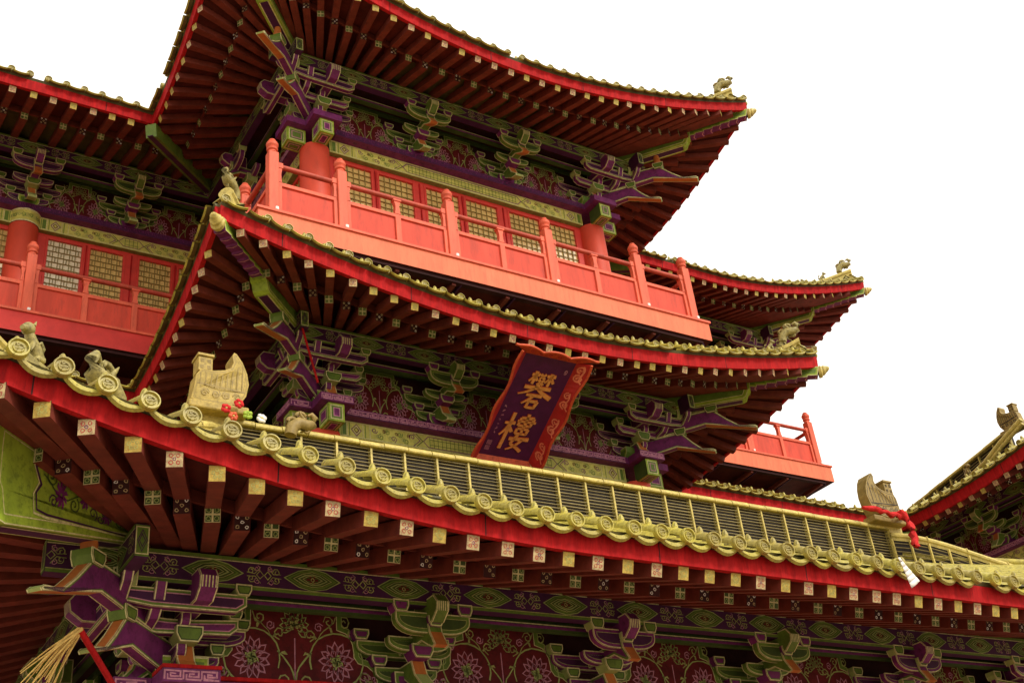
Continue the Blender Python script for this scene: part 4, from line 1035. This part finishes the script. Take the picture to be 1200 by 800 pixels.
# the great roof above the top eaves closes the building
mb = MB()
box(mb, LOC, -10.4, 10.4, -9.6, -9.4, GZ, 4.6, 'dark_wood')
for a, b in (((-2.9, 3.8), (2.9, 8.05)), ((-10.3, 8.06), (10.3, 9.39))):
    box(mb, LOC, a[0], b[0], -b[1], -a[1], 4.7, 4.8, 'tile_body')
mb.build('rear_wall', pav)
# ------------------------------------------------------------------ lower hall
za = ZA1; sets = (-3.75, -1.25, 1.25, 3.75); zp = za+HP
storey(LF, -6.25, 6.25, za, sets, kinds=(1, 0, 1, 0), sc=1.)
storey(LL, -6, 0, za, (-4, -2)); storey(LR, 0, 6, za, (2, 4))
o = .785
eave_beam(LF, -6.25-1.42, 6.25+1.42, o, zp, BH+.02, big=1.03); eave_beam(LL, -6, 1.32, o, zp+.002, BH+.016); eave_beam(LR, -1.32, 6, o, zp+.002, BH+.016)
for X, rz in ((-6.25, 0), (6.25, R(90))):
    corner_bracket(X, -2.4, za+.28+.135, rz, 1.0)
    Fc = Frame((X, -2.4), (math.cos(rz), math.sin(rz))); z1 = za+.28
    mb = MB(); painted_head(mb, Fc, -.13, .13, .22, .56, za-.02, za+.28, 'purple'); painted_head(mb, Fc, -.56, -.22, -.13, .13, za-.02, za+.28, 'green'); mb.build('lintel_head', pav)
    mb = MB(); box(mb, Fc, -.27, .27, -.31, .62, z1+.002, z1+.13, 'purple'); box(mb, Fc, -.62, -.272, -.27, .27, z1+.002, z1+.13, 'purple')
    greek_key(mb, Fc, -.26, .26, .623, z1+.022, .09); greek_key(mb, Fc, -.61, -.28, .273, z1+.022, .09)
    FQ = Frame((X, -2.4), (math.sin(rz), -math.cos(rz))); greek_key(mb, FQ, -.26, .26, .623, z1+.022, .09)
    box(mb, Fc, -.28, .28, .30, .63, z1+.132, z1+.165, 'fascia_red'); mb.build('plate_head', pav)
mb = MB(); box(mb, LF, -5.9, 6, .12, .30, za+.418, za+.452, 'fascia_red'); mb.build('plate_beam', pav)
for x in (-6.25, -3.75, -1.25, 1.25, 3.75, 6.25): column(x, -2.4, GZ, za, .3)
for y in (.6, 3.6):
    for x in (-6.25, 6.25): column(x, y, GZ, za, .3)
for i, x in enumerate((-5, -2.5, 0, 2.5, 5)):
    window_wall(LF, x-.95, x+.95, (x,), .72, GZ+.4, za)
for F, a, b in ((LL, -6, 0), (LR, 0, 6)): plain_wall(F, a, b, GZ, za, 'wall_red')
mb = MB(); box(mb, LOC, -8, 8, -6, 4.2, GZ+.002, GZ+.4, 'stone'); mb.build('stone_platform', pav, .02)

low = part('lower_roof')
ziL = zp+BH+.02+.25
kw = dict(oe=2.8, oi=.72, ze=-7.48, zi=ziL, lift=.92, p=2.0, ext=.15, hf=.18, sp_r=.345, sp_t=.335, disc=.084, w_r=.135)
for nm in ('flying_rafter', 'rafter', 'eave_tile', 'drip_tile'): COUNT[nm] = min(COUNT.get(nm, 0), 100); 
eave(low, LF, -9.2, 9.2, 'hip', 'hip', -6.97, 6.97, Lc=6.2, top=(-.58, -5.50, -5.75, 5.75), **kw)
eave(low, LL, -6, 2.95, 'open', 'hip', -6, .72, Lc=6.0, top=(-.58, -5.32, -6, -.5), single=False, **kw)
eave(low, LR, -2.95, 6, 'hip', 'open', -.72, 6, Lc=6.0, top=(-.58, -5.32, .5, 6), single=False, **kw)
low_hips = []
for sg in (-1, 1):
    low_hips.append(hip(low, (sg*9.2, -5.35, -7.45+.92), (sg*6.97, -3.12, ziL+.14), (sg*6.25, -2.4), 0, sc=1.25, flowers=True, deep=1.45, skirt=.06, rsc=.8, ridge_top=(sg*5.66, -1.8, -4.98)))
# flat terrace roof behind the enclosing ridge
mb = MB(); box(mb, LOC, -5.7, 5.7, -4, 1.85, -5.62, -5.40, 'tile_body'); mb.build('terrace_roof', low)
# enclosing ridge: open grille of thin tiles between upright ribs under a yellow coping
def grille_ridge(F, s0, s1, o, zt, zb, parent, rib=.475, caps='ridge_yellow', bars=16, slope=0., nm='ridge_grille'):
    z = lambda s: slope*(s-s0); P = lambda s, oo, zz: F.p(s, oo, zz+z(s))
    def bx(mb, a, b, o0, o1, za, zb_, m):
        v = [P(a, o1, za), P(b, o1, za), P(b, o0, za), P(a, o0, za), P(a, o1, zb_), P(b, o1, zb_), P(b, o0, zb_), P(a, o0, zb_)]
        mb.add(v, [(3, 2, 1, 0), (4, 5, 6, 7), (0, 1, 5, 4), (1, 2, 6, 5), (2, 3, 7, 6), (3, 0, 4, 7)], m)
    mb = MB(); bx(mb, s0, s1, o-.16, o-.06, zb, zt-.1, 'ridge_dark')
    n = max(1, round((s1-s0)/rib))
    for i in range(n+1):
        s = s0+(s1-s0)*i/n; bx(mb, s-.013, s+.013, o-.06, o+.012, zb, zt-.1, caps)
    for k in range(bars):
        zz = zb+.03+(zt-zb-.16)*k/(bars-1)
        for i in range(n): bx(mb, s0+(s1-s0)*i/n+.018, s0+(s1-s0)*(i+1)/n-.018, o-.02, o+rnd.uniform(-.004, .004), zz+rnd.uniform(-.004, .004), zz+.010, 'grille')
    g = mb.build(nm, parent)
    mb = MB(); n2 = max(1, int((s1-s0)/.33)); sec = [(-.17, -.1), (.04, -.1), (.05, -.08), (.04, -.05), (.01, -.02), (-.06, -.005), (-.14, -.02), (-.17, -.05)]
    for i in range(n2):
        a = s0+(s1-s0)*i/n2+.004; b = s0+(s1-s0)*(i+1)/n2-.004; dz = rnd.uniform(-.005, .005)
        v = [P(a, o+x, zt+y+dz) for x, y in sec]+[P(b, o+x, zt+y+dz) for x, y in sec]
        k = len(sec); mb.add(v, [(j, (j+1) % k, k+(j+1) % k, k+j) for j in range(k)]+[tuple(range(k)), tuple(range(k, 2*k))[::-1]], caps)
    mb.build('ridge_coping', g, .004)
    return g
ER = Frame((0, -1.8), (1, 0))
grille_ridge(ER, -5.55, 5.62, 0, -4.74, -5.62, low)
mb = MB(); box(mb, ER, -5.95, -5.55, -.16, .03, -5.6, -4.73, 'ridge_yellow'); mb.build('ridge_end', low, .01); mb = MB(); box(mb, ER, 5.62, 5.95, -.16, .03, -5.6, -4.73, 'ridge_yellow'); mb.build('ridge_end', low, .01)
# grille along the right hand hip ridge
for sg in (1, -1):
    A = Vector((sg*5.8, -1.94, 0)); d = Vector((sg*.7071, -.7071, 0))
    Fh = Frame((A.x, A.y), (d.x, d.y)) if sg > 0 else Frame((A.x-sg*0, A.y), (-d.x, -d.y))
    path, dd, lat = low_hips[0 if sg < 0 else 1]
    mb = MB()
    fr = Vector((.7071, .7071, 0))*(-1 if sg < 0 else -1)
    for i in range(len(path)-5):
        a, b = path[i], path[i+1]; off = lat*(-.09 if (lat.y > 0) == (sg > 0) else .09)
        off = Vector((-.064*sg*0, 0, 0))+ (lat if lat.y < 0 else -lat)*.09
        drop = .62*(1-i/(len(path)-4))+.16
        for k in range(11):
            f = (k+.5)/11; p = Vector((0, 0, -.06-drop*f)); beam(mb, a+off+p, b+off+p, .02, .012, 'grille')
        beam(mb, a+off+Vector((0, 0, -.03)), a+off+Vector((0, 0, -.03-drop)), .03, .03, 'ridge_yellow', up=Vector((1, 0, 0)))
        q = [a+Vector((0, 0, 0)), b, b+Vector((0, 0, -drop-.1)), a+Vector((0, 0, -drop-.1))]; mb.add([x+off*.5 for x in q], [(0, 1, 2, 3)], 'ridge_dark')
    mb.build('ridge_grille', low)

# ------------------------------------------------------------------ boats that finish the ridges
def boat(label, base, rz, flip=1, m='boat_ochre', sc=1.):
    t = thing('ridge_boat', label, 'roof ornament', base, 'glazed boats on the roof ridges')
    Fb = Frame((base[0], base[1]), (math.cos(rz), math.sin(rz))); z0 = base[2]
    out = [(-.33, .02), (-.30, .16), (-.28, .34), (-.22, .42), (-.08, .41), (.05, .44), (.13, .49), (.16, .57), (.145, .66), (.165, .71), (.20, .70), (.28, .60), (.34, .47), (.365, .33), (.33, .16), (.25, .03), (.1, -.02), (-.2, -.02)]
    out = [(flip*x*sc, z*sc) for x, z in out]; D = .135*sc; ln = 'boat_brown' if m == 'boat_ochre' else 'ridge_dark'
    def P(a, b, c):
        k = 1-.35*abs(a/(.36*sc))**2; return Fb.p(a, c*k, z0+b)
    mb = MB(); prism(mb, P, out, -D, D, m, m, [(.02*sc, m), (.008, ln), (.014, m)])
    for sgn in (-1, 1):                         # planks
        Q = lambda u, v: P(u, v, sgn*(D+.004))
        zd = lambda x: .41 if x < -.05 else min(.60, .41+(x+.05)**2*2.2)
        for k in range(9):
            x = -.24+.064*k; ribbon(mb, Q, [(flip*x*sc, .22*sc), (flip*(x+.012)*sc, (zd(x)-.05)*sc)], .010, ln)
        ribbon(mb, Q, [(flip*-.27*sc, .225*sc), (flip*.02*sc, .20*sc), (flip*.32*sc, .20*sc)], .018, ln)
        for k in range(4): ribbon(mb, Q, spiral(flip*(-.18+.13*k)*sc, .11*sc, .055*sc, .012, k, 1.3*(-1)**k, 10), .012, ln)
    mb.build('hull', t, .012)
    mb = MB(); c = -.17; Lx = Frame((Fb.p(flip*c*sc, 0, 0).x, Fb.p(flip*c*sc, 0, 0).y), (Fb.ux.x, Fb.ux.y))
    box(mb, Lx, -.085*sc, .085*sc, -.10*sc, .10*sc, z0+.405*sc, z0+.60*sc, m); box(mb, Lx, -.10*sc, .10*sc, -.12*sc, .12*sc, z0+.60*sc, z0+.635*sc, m)
    for i in (-1, 1):
        for k in range(2): ribbon(mb, lambda u, v: Lx.p(u, .104*sc, z0+v), circ(i*.042*sc, (.46+.085*k)*sc, .022*sc, 4, .785, .785+2*math.pi), .012, ln, True)
    mb.build('cabin', t, .006)
    mb = MB(); box(mb, Fb, -.36*sc, .36*sc, -.13, .13, z0-.10, z0+.0, m); mb.build('plinth', t, .02)
    return t
boat('ochre boat ornament with a curved stern beside the red corner flowers', (-5.70, -1.86, -4.68), 0, 1)
boat('brown boat ornament with a red cloth wound round its base', (5.55, -1.86, -4.68), 0, -1, 'boat_brown', 1.06)

# ------------------------------------------------------------------ name board
def unit(v): v = Vector(v); return v.normalized()
top_c, bot_c = Vector((-.06, -.96, -2.31)), Vector((-.03, .75, -3.24))
v_up = unit(top_c-bot_c); Ht = (top_c-bot_c).length; s_x = Vector((1, 0, 0)); nrm = unit(s_x.cross(v_up))
board = thing('name_board', 'purple hanging name board with two gold characters and a scrolled red frame', 'plaque', tuple(bot_c))
def BP(a, b, c): return bot_c+s_x*a+v_up*b+nrm*c
hw = .47
mb = MB(); pb = [(-hw, .02), (hw, .02), (hw, Ht), (-hw, Ht)]
prism(mb, BP, pb, -.05, 0, 'sign_red', 'sign_purple'); mb.build('panel', board)
def flare(name, poly_in, dirv, m, scroll=None):
    pass
# flaring frame: inner edge on the board, outer edge thrown forward
def rim(pts_in, pts_out, lift, m, edge):
    mb = MB(); n = len(pts_in)
    v = [BP(a, b, .0) for a, b in pts_in]+[BP(a, b, lift) for a, b in pts_out]+[BP(a, b, -.04) for a, b in pts_in]+[BP(a, b, lift-.035) for a, b in pts_out]
    fs = []
    for i in range(n-1):
        fs += [(i, i+1, n+i+1, n+i), (3*n+i, 3*n+i+1, 2*n+i+1, 2*n+i), (n+i, n+i+1, 3*n+i+1, 3*n+i)]
    fs += [(0, n, 3*n, 2*n), (n-1, 3*n-1, 4*n-1, 2*n-1)]
    mb.add(v, fs, m)
    tube(mb, [BP(a, b, lift-.01) for a, b in pts_out], .022, edge, 8)
    return mb
N = 24; fl = .17
wav = lambda f, k: .028*math.sin(f*math.pi*2*k)
side_in = [(hw, .02+(Ht-.02)*i/N) for i in range(N+1)]
side_out = [(hw+.17+wav(i/N, 2.5), -.10+(Ht+.2)*i/N) for i in range(N+1)]
mb = rim(side_in, side_out, fl, 'sign_red', 'sign_orange')
def QS(sg):
    def Q(u, f):                                # u 0..1 across the rim, f 0..1 up the board
        i = Vector(BP(sg*hw, .02+(Ht-.02)*f, 0)); k = Vector(BP(sg*(hw+.17+wav(f, 2.5)), -.10+(Ht+.2)*f, fl)); return i.lerp(k, u)+nrm*.004
    return Q
def QSm(sg):
    q = QS(sg); return lambda a, b: q(a/.22, b/Ht)
for sg in (1,):
    for k in range(4):
        f = (.12+.25*k)*Ht
        ribbon(mb, QSm(1), spiral(.11, f, .075, .015, 1.57 if k % 2 else -1.57, 1.4*(1 if k % 2 else -1), 14), .026, 'scroll_line')
        ribbon(mb, QSm(1), spiral(.10, f+.16, .06, .012, -1.57 if k % 2 else 1.57, 1.3*(-1 if k % 2 else 1), 12), .022, 'scroll_line')
        ribbon(mb, QSm(1), bez((.18, f-.08), (.05, f), (.2, f+.1), (.12, f+.22), 9), .022, 'scroll_line')
mb.build('frame_side', board)
mb = rim([(-a, b) for a, b in side_in], [(-a, b) for a, b in side_out], fl, 'sign_red', 'sign_orange')
mb.build('frame_side', board)
def lobed(f): return .03*abs(math.sin(f*math.pi*3))
top_in = [(-hw+2*hw*i/N, Ht) for i in range(N+1)]
top_out = [((-hw-.30)+(2*hw+.60)*i/N, Ht+.16+lobed(i/N)*1.8-.05*(1-abs(2*i/N-1))**.3) for i in range(N+1)]
mb = rim(top_in, top_out, .12, 'sign_orange', 'sign_orange')
for k in range(6): ribbon(mb, lambda a, b: BP(a, b, .075), spiral(-.42+.17*k, Ht+.085, .035, .01, k, 1.2, 9), .012, 'sign_red')
mb.build('frame_top', board)
bot_in = [(-hw+2*hw*i/N, .02) for i in range(N+1)]
bot_out = [((-hw-.12)+(2*hw+.24)*i/N, -.10-lobed(i/N)*1.5) for i in range(N+1)]
mb = rim(bot_in, bot_out, fl, 'sign_orange', 'sign_orange'); mb.build('frame_bottom', board)
# the two characters, brush strokes cut from thick gold
def strokes(mb, cx, cy, w, h, L):
    for st in L:
        pts, ws = st; n = len(pts); P2 = [(cx+w*(x-.5), cy+h*(y-.5)) for x, y in pts]
        if n == 2: P2 = [P2[0], ((P2[0][0]+P2[1][0])/2, (P2[0][1]+P2[1][1])/2), P2[1]]; ws = [ws[0], (ws[0]+ws[-1])/2*1.05, ws[-1]]
        elif n == 3: P2 = [tuple((1-t)**2*P2[0][k]+2*t*(1-t)*P2[1][k]+t*t*P2[2][k] for k in (0, 1)) for t in [i/6 for i in range(7)]]; ws = [ws[0]+(ws[-1]-ws[0])*i/6 for i in range(7)]
        ribbon(mb, lambda a, b: BP(a, b, .018), P2, [x*w for x in ws], 'gold')
        lo = [x*w*1.25 for x in ws]; ribbon(mb, lambda a, b: BP(a, b, .006), P2, lo, 'sign_orange')
a, b, c = .10, .075, .045
FAN = [ # 礬
 ([(.16, .90), (.40, .92)], [b, a]), ([(.28, 1.0), (.27, .66)], [a, b]), ([(.27, .88), (.14, .72)], [b, c]), ([(.29, .86), (.38, .76)], [b, b]),
 ([(.62, .92), (.88, .94)], [b, a]), ([(.75, 1.0), (.74, .66)], [a, b]), ([(.73, .88), (.62, .74)], [b, c]), ([(.77, .88), (.88, .76)], [b, b]),
 ([(.42, .95), (.58, .82)], [b, b]), ([(.58, .96), (.42, .82)], [b, c]), ([(.42, .80), (.60, .67)], [b, b]), ([(.60, .81), (.40, .67)], [b, c]),
 ([(.10, .565), (.90, .60)], [a, a*1.1]), ([(.50, .68), (.42, .48), (.0, .36)], [a, c]), ([(.50, .58), (.66, .46), (1.0, .36)], [b, a*1.3]),
 ([(.26, .37), (.74, .385)], [b, a]), ([(.48, .37), (.40, .24), (.22, .13)], [a, c]), ([(.42, .22), (.40, .03)], [b, b]), ([(.40, .215), (.68, .225)], [b, a]), ([(.68, .23), (.64, .04)], [a, b]), ([(.41, .045), (.66, .055)], [b, b])]
LOU = [ # 樓
 ([(.02, .70), (.34, .73)], [b, a]), ([(.20, 1.0), (.19, .0)], [a, a]), ([(.19, .68), (.12, .48), (.0, .36)], [a, c]), ([(.21, .62), (.34, .48)], [b, a]),
 ([(.46, .90), (.44, .68)], [b, b]), ([(.46, .90), (.86, .92)], [b, a]), ([(.86, .92), (.82, .68)], [a, b]), ([(.45, .69), (.83, .70)], [b, b]), ([(.38, .80), (.96, .815)], [b, b]), ([(.65, 1.02), (.64, .46)], [a, b]),
 ([(.47, .60), (.46, .46)], [b, b]), ([(.47, .60), (.82, .61)], [b, b]), ([(.82, .61), (.80, .46)], [a, b]), ([(.46, .465), (.82, .475)], [b, b]),
 ([(.36, .30), (.98, .345)], [a, a*1.2]), ([(.58, .44), (.50, .24), (.46, .17)], [a, b]), ([(.46, .17), (.70, .10), (.88, .0)], [b, a]), ([(.78, .33), (.68, .12), (.40, .0)], [a, c])]
mb = MB(); strokes(mb, .0, Ht*.685, .60, .70, FAN); strokes(mb, -.0, Ht*.275, .58, .70, LOU); mb.build('lettering', board)
mb = MB()                                        # signature column, seals
Qs = lambda u, v: BP(u, v, .006)
for k in range(7):
    y = Ht*.50-k*.085; x = -.385
    for j in range(3): ribbon(mb, Qs, [(x+rnd.uniform(-.03, .03), y+rnd.uniform(-.025, .03)), (x+rnd.uniform(-.02, .02), y), (x+rnd.uniform(-.03, .03), y-rnd.uniform(.0, .035))], [.006, .010, .004], 'pink_line')
for y in (.30, .20):
    ribbon(mb, Qs, [(-.42, y), (-.345, y), (-.345, y-.075), (-.42, y-.075)], .007, 'pink_line', True)
    for j in range(3): ribbon(mb, Qs, [(-.41+.02*j, y-.01), (-.405+.022*j, y-.065)], .006, 'pink_line'); ribbon(mb, Qs, [(-.412, y-.02-.02*j), (-.352, y-.018-.02*j)], .006, 'pink_line')
ribbon(mb, Qs, circ(.36, Ht*.90, .022, 12, ry=.038), .010, 'pink_line', True); ribbon(mb, Qs, [(.355, Ht*.915), (.365, Ht*.885)], .008, 'pink_line')
mb.build('signature', board)

# ------------------------------------------------------------------ ridge beasts
def beast(label, base, d, kind='sitting', sc=1., foot=0., group='glazed beasts on the hip ridges', m='beast_glaze'):
    t = thing('ridge_beast', label, 'roof ornament', base, group)
    d = Vector((d[0], d[1], 0)).normalized(); l = d.cross(Vector((0, 0, 1))); B = Vector(base)
    P = lambda a, b, c: B+d*a*sc+Vector((0, 0, b*sc))+l*c*sc
    if foot:
        mb = MB(); Fp = Frame((base[0], base[1]), (d.x, d.y)); box(mb, Fp, -.2*sc, .2*sc, -.08, .08, base[2]-foot, base[2]+.01, m); mb.build('plinth', t, .015)
    mb = MB()
    if kind == 'sitting':
        tube(mb, [P(-.10, .0, 0), P(-.09, .08, 0), P(-.04, .15, 0), P(.02, .22, 0), P(.05, .27, 0)], [.06*sc, .075*sc, .07*sc, .055*sc, .045*sc], m, 10)
        for c in (-.04, .04): tube(mb, [P(.03, .17, c), P(.075, .09, c), P(.07, .0, c)], [.03*sc, .024*sc, .026*sc], m, 7); tube(mb, [P(-.10, .05, c*1.4), P(-.02, .03, c*1.6), P(.0, .0, c*1.6)], [.04*sc, .035*sc, .03*sc], m, 7)
        b = mb.build('body', t)
        mb = MB(); blob(mb, P(.075, .31, 0), (.065*sc,)*3, m); tube(mb, [P(.09, .30, 0), P(.145, .285, 0), P(.165, .28, 0)], [.045*sc, .035*sc, .025*sc], m, 8)
        for c in (-.04, .04): tube(mb, [P(.05, .35, c), P(.035, .40, c*1.2)], [.018*sc, .004*sc], m, 6)
        mb.build('head', t)
        mb = MB(); tube(mb, [P(-.12, .05, 0), P(-.18, .12, 0), P(-.17, .22, 0), P(-.13, .27, 0), P(-.10, .24, 0)], [.03*sc, .032*sc, .028*sc, .02*sc, .01*sc], m, 8); mb.build('tail', t)
    else:                                        # scroll-backed dragon head
        tube(mb, [P(-.2, .0, 0), P(-.17, .14, 0), P(-.06, .22, 0), P(.06, .20, 0), P(.16, .24, 0), P(.20, .33, 0), P(.14, .40, 0), P(.08, .37, 0)], [x*sc for x in (.09, .1, .1, .095, .075, .055, .04, .02)], m, 10)
        mb.build('head', t)
        mb = MB()
        for k, (a, b, r) in enumerate(((-.16, .22, .09), (-.02, .32, .10), (.05, .12, .07))):
            tube(mb, [P(a+x, b+y, 0) for x, y in spiral(0, 0, r, r*.25, 3.6, -1.25, 14)], [.035*sc*(1-.6*i/13) for i in range(14)], 'boat_brown' if k == 0 else m, 7)
        mb.build('mane', t)
        mb = MB()
        for c in (-.06, .06): tube(mb, [P(.0, .26, c), P(-.06, .34, c), P(-.09, .39, c*1.2)], [.025*sc, .02*sc, .004*sc], m, 6)
        mb.build('horn', t)
    return t
def along(path, f):
    x = f*(len(path)-1); i = min(int(x), len(path)-2); return path[i].lerp(path[i+1], x-i)
path, d, lat = low_hips[0]
for f, kd, s, lb in ((.74, 'sitting', .95, 'small sitting beast at the left edge, nearest the eave corner'), (.50, 'scroll', 1.2, 'scroll-maned dragon head halfway along the lower hip ridge')):
    q = along(path, f); up = .34 if kd == 'scroll' else .20; beast(lb, tuple(q+Vector((0, 0, up))), d, kd, s, foot=up-.06)
path, d, lat = low_hips[1]
for f, kd, s, lb in ((.55, 'scroll', .95, 'scroll-maned dragon head on the far end of the lower roof'), (.78, 'sitting', 1.15, 'sitting beast on the far end of the lower roof')):
    q = along(path, f); beast(lb, tuple(q+Vector((0, 0, .12))), d, kd, s)
where = {0: 'left corner of the middle roof', 1: '', 2: 'right corner of the middle roof', 3: ''}
idx = {0: 'left tip of the middle roof', 2: 'right tip of the middle roof', 1: 'far left tip of the set-back middle roof'}
for tname, hips, dic in (('middle', mid_hips, idx), ('top', top_hips, {0: 'left tip of the topmost roof', 2: 'right tip of the topmost roof', 3: 'far right tip of the set-back top roof', 1: 'far left tip of the set-back top roof'})):
    for i, (path, d, lat) in enumerate(hips):
        q = path[-1]
        beast('horned dragon head at the '+dic[i], tuple(q+Vector((0, 0, .13))-d*.12), d, 'scroll', .85)
        for k, f in enumerate((.90, .82)):
            q = along(path, f); beast(('seated beast next to the dragon head, ' if k == 0 else 'second seated beast, behind the dragon head, ')+dic[i], tuple(q+Vector((0, 0, .12))), d, 'sitting', .62)
# small scrolls standing on the lower eave in front of the ridge
q = Vector((-5.05, -1.95, -5.0))
beast('dark scroll ornament before the left end of the grille ridge', (-4.72, -2.1, -5.02), (1, 0), 'scroll', .8, m='boat_brown')

# ------------------------------------------------------------------ cloth, flowers, straw, pole, rag
def crumple(t, name, pts, r, m, seed):
    q = random.Random(seed); mb = MB(); tube(mb, pts, r, m, 9)
    mb.v = [tuple(Vector(v)+Vector((q.uniform(-1, 1), q.uniform(-1, 1), q.uniform(-1, 1)))*.022) for v in mb.v]
    return mb.build(name, t)
t = thing('red_cloth', 'twisted red cloth tied round the brown boat, its end hanging down', 'cloth', (5.2, -2.05, -4.75))
crumple(t, 'wrap', [(4.93, -2.0, -4.60), (5.02, -2.08, -4.66), (5.1, -2.1, -4.65), (5.2, -2.12, -4.70), (5.3, -2.13, -4.69), (5.4, -2.14, -4.74), (5.5, -2.14, -4.71), (5.6, -2.13, -4.73), (5.7, -2.12, -4.69), (5.85, -1.98, -4.66)], [.03, .045, .03, .045, .028, .045, .03, .05, .04, .03], 'cloth_red', 3)
crumple(t, 'hanging_end', [(5.60, -2.14, -4.64), (5.66, -2.16, -4.72), (5.71, -2.18, -4.80), (5.69, -2.19, -4.88), (5.74, -2.2, -4.96), (5.71, -2.2, -5.04), (5.72, -2.21, -5.12), (5.67, -2.22, -5.2), (5.66, -2.22, -5.27)], [.04, .055, .035, .06, .04, .06, .045, .065, .05], 'cloth_red', 4)
t = thing('flower_cluster', 'cluster of moulded red and white flowers at the foot of the ochre boat', 'flowers', (-5.5, -2.02, -4.85))
for nm, c, m in (('blossom', (-5.66, -2.08, -4.80), 'cloth_red'), ('blossom', (-5.50, -2.06, -4.70), 'cloth_red'), ('blossom', (-5.58, -2.10, -4.90), 'sign_orange'), ('leaf', (-5.40, -2.08, -4.84), 'lime'), ('blossom', (-5.22, -2.05, -4.84), 'white')):
    mb = MB()
    for k in range(6):
        a = k*1.047+c[0]*9; blob(mb, (c[0]+.034*math.cos(a), c[1]-.01-.01*(k % 2), c[2]+.034*math.sin(a)), (.028, .022, .03), m, 8, 5, Matrix.Rotation(a, 3, 'Y'))
    blob(mb, (c[0], c[1]-.02, c[2]), (.018, .018, .018), 'ridge_yellow' if m != 'lime' else m, 8, 5); mb.build(nm, t)
mb = MB()
c = Vector((.95, -5.44, -7.19)); rows = []
for i in range(7):
    f = i/6; w = .012+.075*f**1.3; rows.append([c+Vector((f*.16+w*x, -.008*math.sin(3*x+2*f)-.04, -.30*f+.05*x*f+rnd.uniform(-.0015, .0015))) for x in (-1, -.5, 0, .5, 1)])
for i in range(6): mb.add(rows[i]+rows[i+1], [(j, j+1, 6+j, 5+j) for j in range(4)], 'rag', True)
o = mb.build('paper_scrap'); tag(o, 'torn white scrap caught on the lower eave tiles', 'scrap')
md = o.modifiers.new('thick', 'SOLIDIFY'); md.thickness = .004
mb = MB(); A, Bv = Vector((-7.42, -3.62, -8.02)), Vector((-6.78, -3.1, -8.62)); tube(mb, [A, Bv], .028, 'fascia_red', 8)
o = mb.build('red_pole'); tag(o, 'thin red pole slanting below the corner bracket, straw at its tip', 'pole')
q = random.Random(5); mb = MB()
for k in range(20):
    p0 = A+Vector((q.uniform(-.02, .02), q.uniform(-.03, .03), q.uniform(-.02, .02))); sp = q.uniform(-1, 1)
    p3 = A+Vector((-.33+.13*sp+q.uniform(-.05, .05), q.uniform(-.12, .05), -.42-.05*abs(sp)+q.uniform(-.12, .1)))
    m_ = p0.lerp(p3, .5)+Vector((q.uniform(-.03, .03), q.uniform(-.03, .03), .06+q.uniform(-.03, .03)))
    tube(mb, [tuple(x) for x in bez(tuple(p0), tuple(p0.lerp(m_, .6)), tuple(m_), tuple(p3), 7)], [.009, .010, .010, .009, .008, .006, .004], 'straw', 5)
o = mb.build('straw_bundle'); tag(o, 'frayed bundle of straw dangling from the red pole', 'straw')
mb = MB(); tube(mb, [(-3.74, .15, -1.95), (-3.42, .35, -2.72)], .018, 'fascia_red', 8); o = mb.build('lantern_hook'); tag(o, 'thin dark red rod leaning on the middle corner bracket', 'rod')

# ------------------------------------------------------------------ side hall on the right, its eave meeting the middle eave in a valley
nb = thing('side_hall', 'side hall with an eave sweeping up past the brown boat, partly out of frame', 'building', (16.5, 0, GZ))
NF = Frame((14.5, 0), (0, -1))                 # facade faces -X; s runs towards the viewer
_pav = pav; pav = nb
nr = part('roof', nb)
kw = dict(oe=2.4, oi=.72, ze=-2.22, zi=ZA2+HP+BH+.25, lift=.55, p=2.0, ext=.15, hf=.2, sp_r=.335, sp_t=.30, single=False)
eave(nr, NF, -2.8, 2.4, 'valley', 'hip', -4.68, .57, Lc=4.4, top=(.3, -1.2, -4.6, .2), **kw)
hip(nr, (11.95, -2.4, -2.22+.55), (13.78, -.57, ZA2+HP+BH+.25+.13), (14.5, .15), 0, ridge_top=(14.2, -.1, -.9))
eave(nr, Frame((14.5, .15), (1, 0)), -2.55, 4, 'hip', 'open', -.72, 4, Lc=4.4, top=(.3, -1.2, -.2, 4), **kw)
mb = MB(); beam(mb, (12.0, 2.7, -2.32), (13.78, 4.68, ZA2+HP+BH+.13), .2, .26, 'green'); lathe(mb, (12.02, 2.7, -2.47), (-.7, -.7, .1), [(.1, -.1), (.12, 0), (.1, .08), (.01, .1)], 'ridge_yellow', 8); mb.build('valley_beam', nr)
storey(NF, -5.4, -.15, ZA2, (-3.6, -1.9), kinds=(0, 1))
eave_beam(NF, -4.7, .9, .785, ZA2+HP, BH)
corner_bracket(14.5, .15, ZA2+.28+.135, 0)
for y in (.15, 3.0): column(14.5, y, GZ, ZA2, .29)
mb = MB(); box(mb, NF, -5.4, -.15, -5, -.12, GZ, -1.4, 'wall_red'); mb.build('wall', nb)
# ridge grille rising towards the viewer, a coping below it and a boat at its near end
GF = Frame((12.9, 0), (0, -1))
grille_ridge(GF, -3.08, -.0, 0, -1.42, -1.95, nr, rib=.42, bars=7, slope=.19)
mb = MB()
for k, dz in ((.055, 0), (.045, -.10)):
    tube(mb, [(12.6, 2.99, -1.68+dz), (12.6, 2.0, -1.68+dz), (12.6, 1.14, -1.62+dz), (12.6, .55, -1.44+dz), (12.6, .05, -1.20+dz), (12.6, -.6, -.95+dz)], k, 'ridge_yellow', 8)
mb.build('hip_ridge', nr)
pav = _pav
boat('small boat ornament on the side hall ridge, cut by the frame', (12.85, -.22, -.93), R(-90), -1, 'boat_brown', .8)
beast('small dark beast perched on the side hall ridge under the sky', (12.6, 1.05, -1.55), (-.3, -1), 'sitting', .7, m='boat_brown')

# far repeats gathered in one mesh for each kind
for nm, mb in REST.items():
    o = mb.build(nm, pav); o['kind'] = 'stuff'
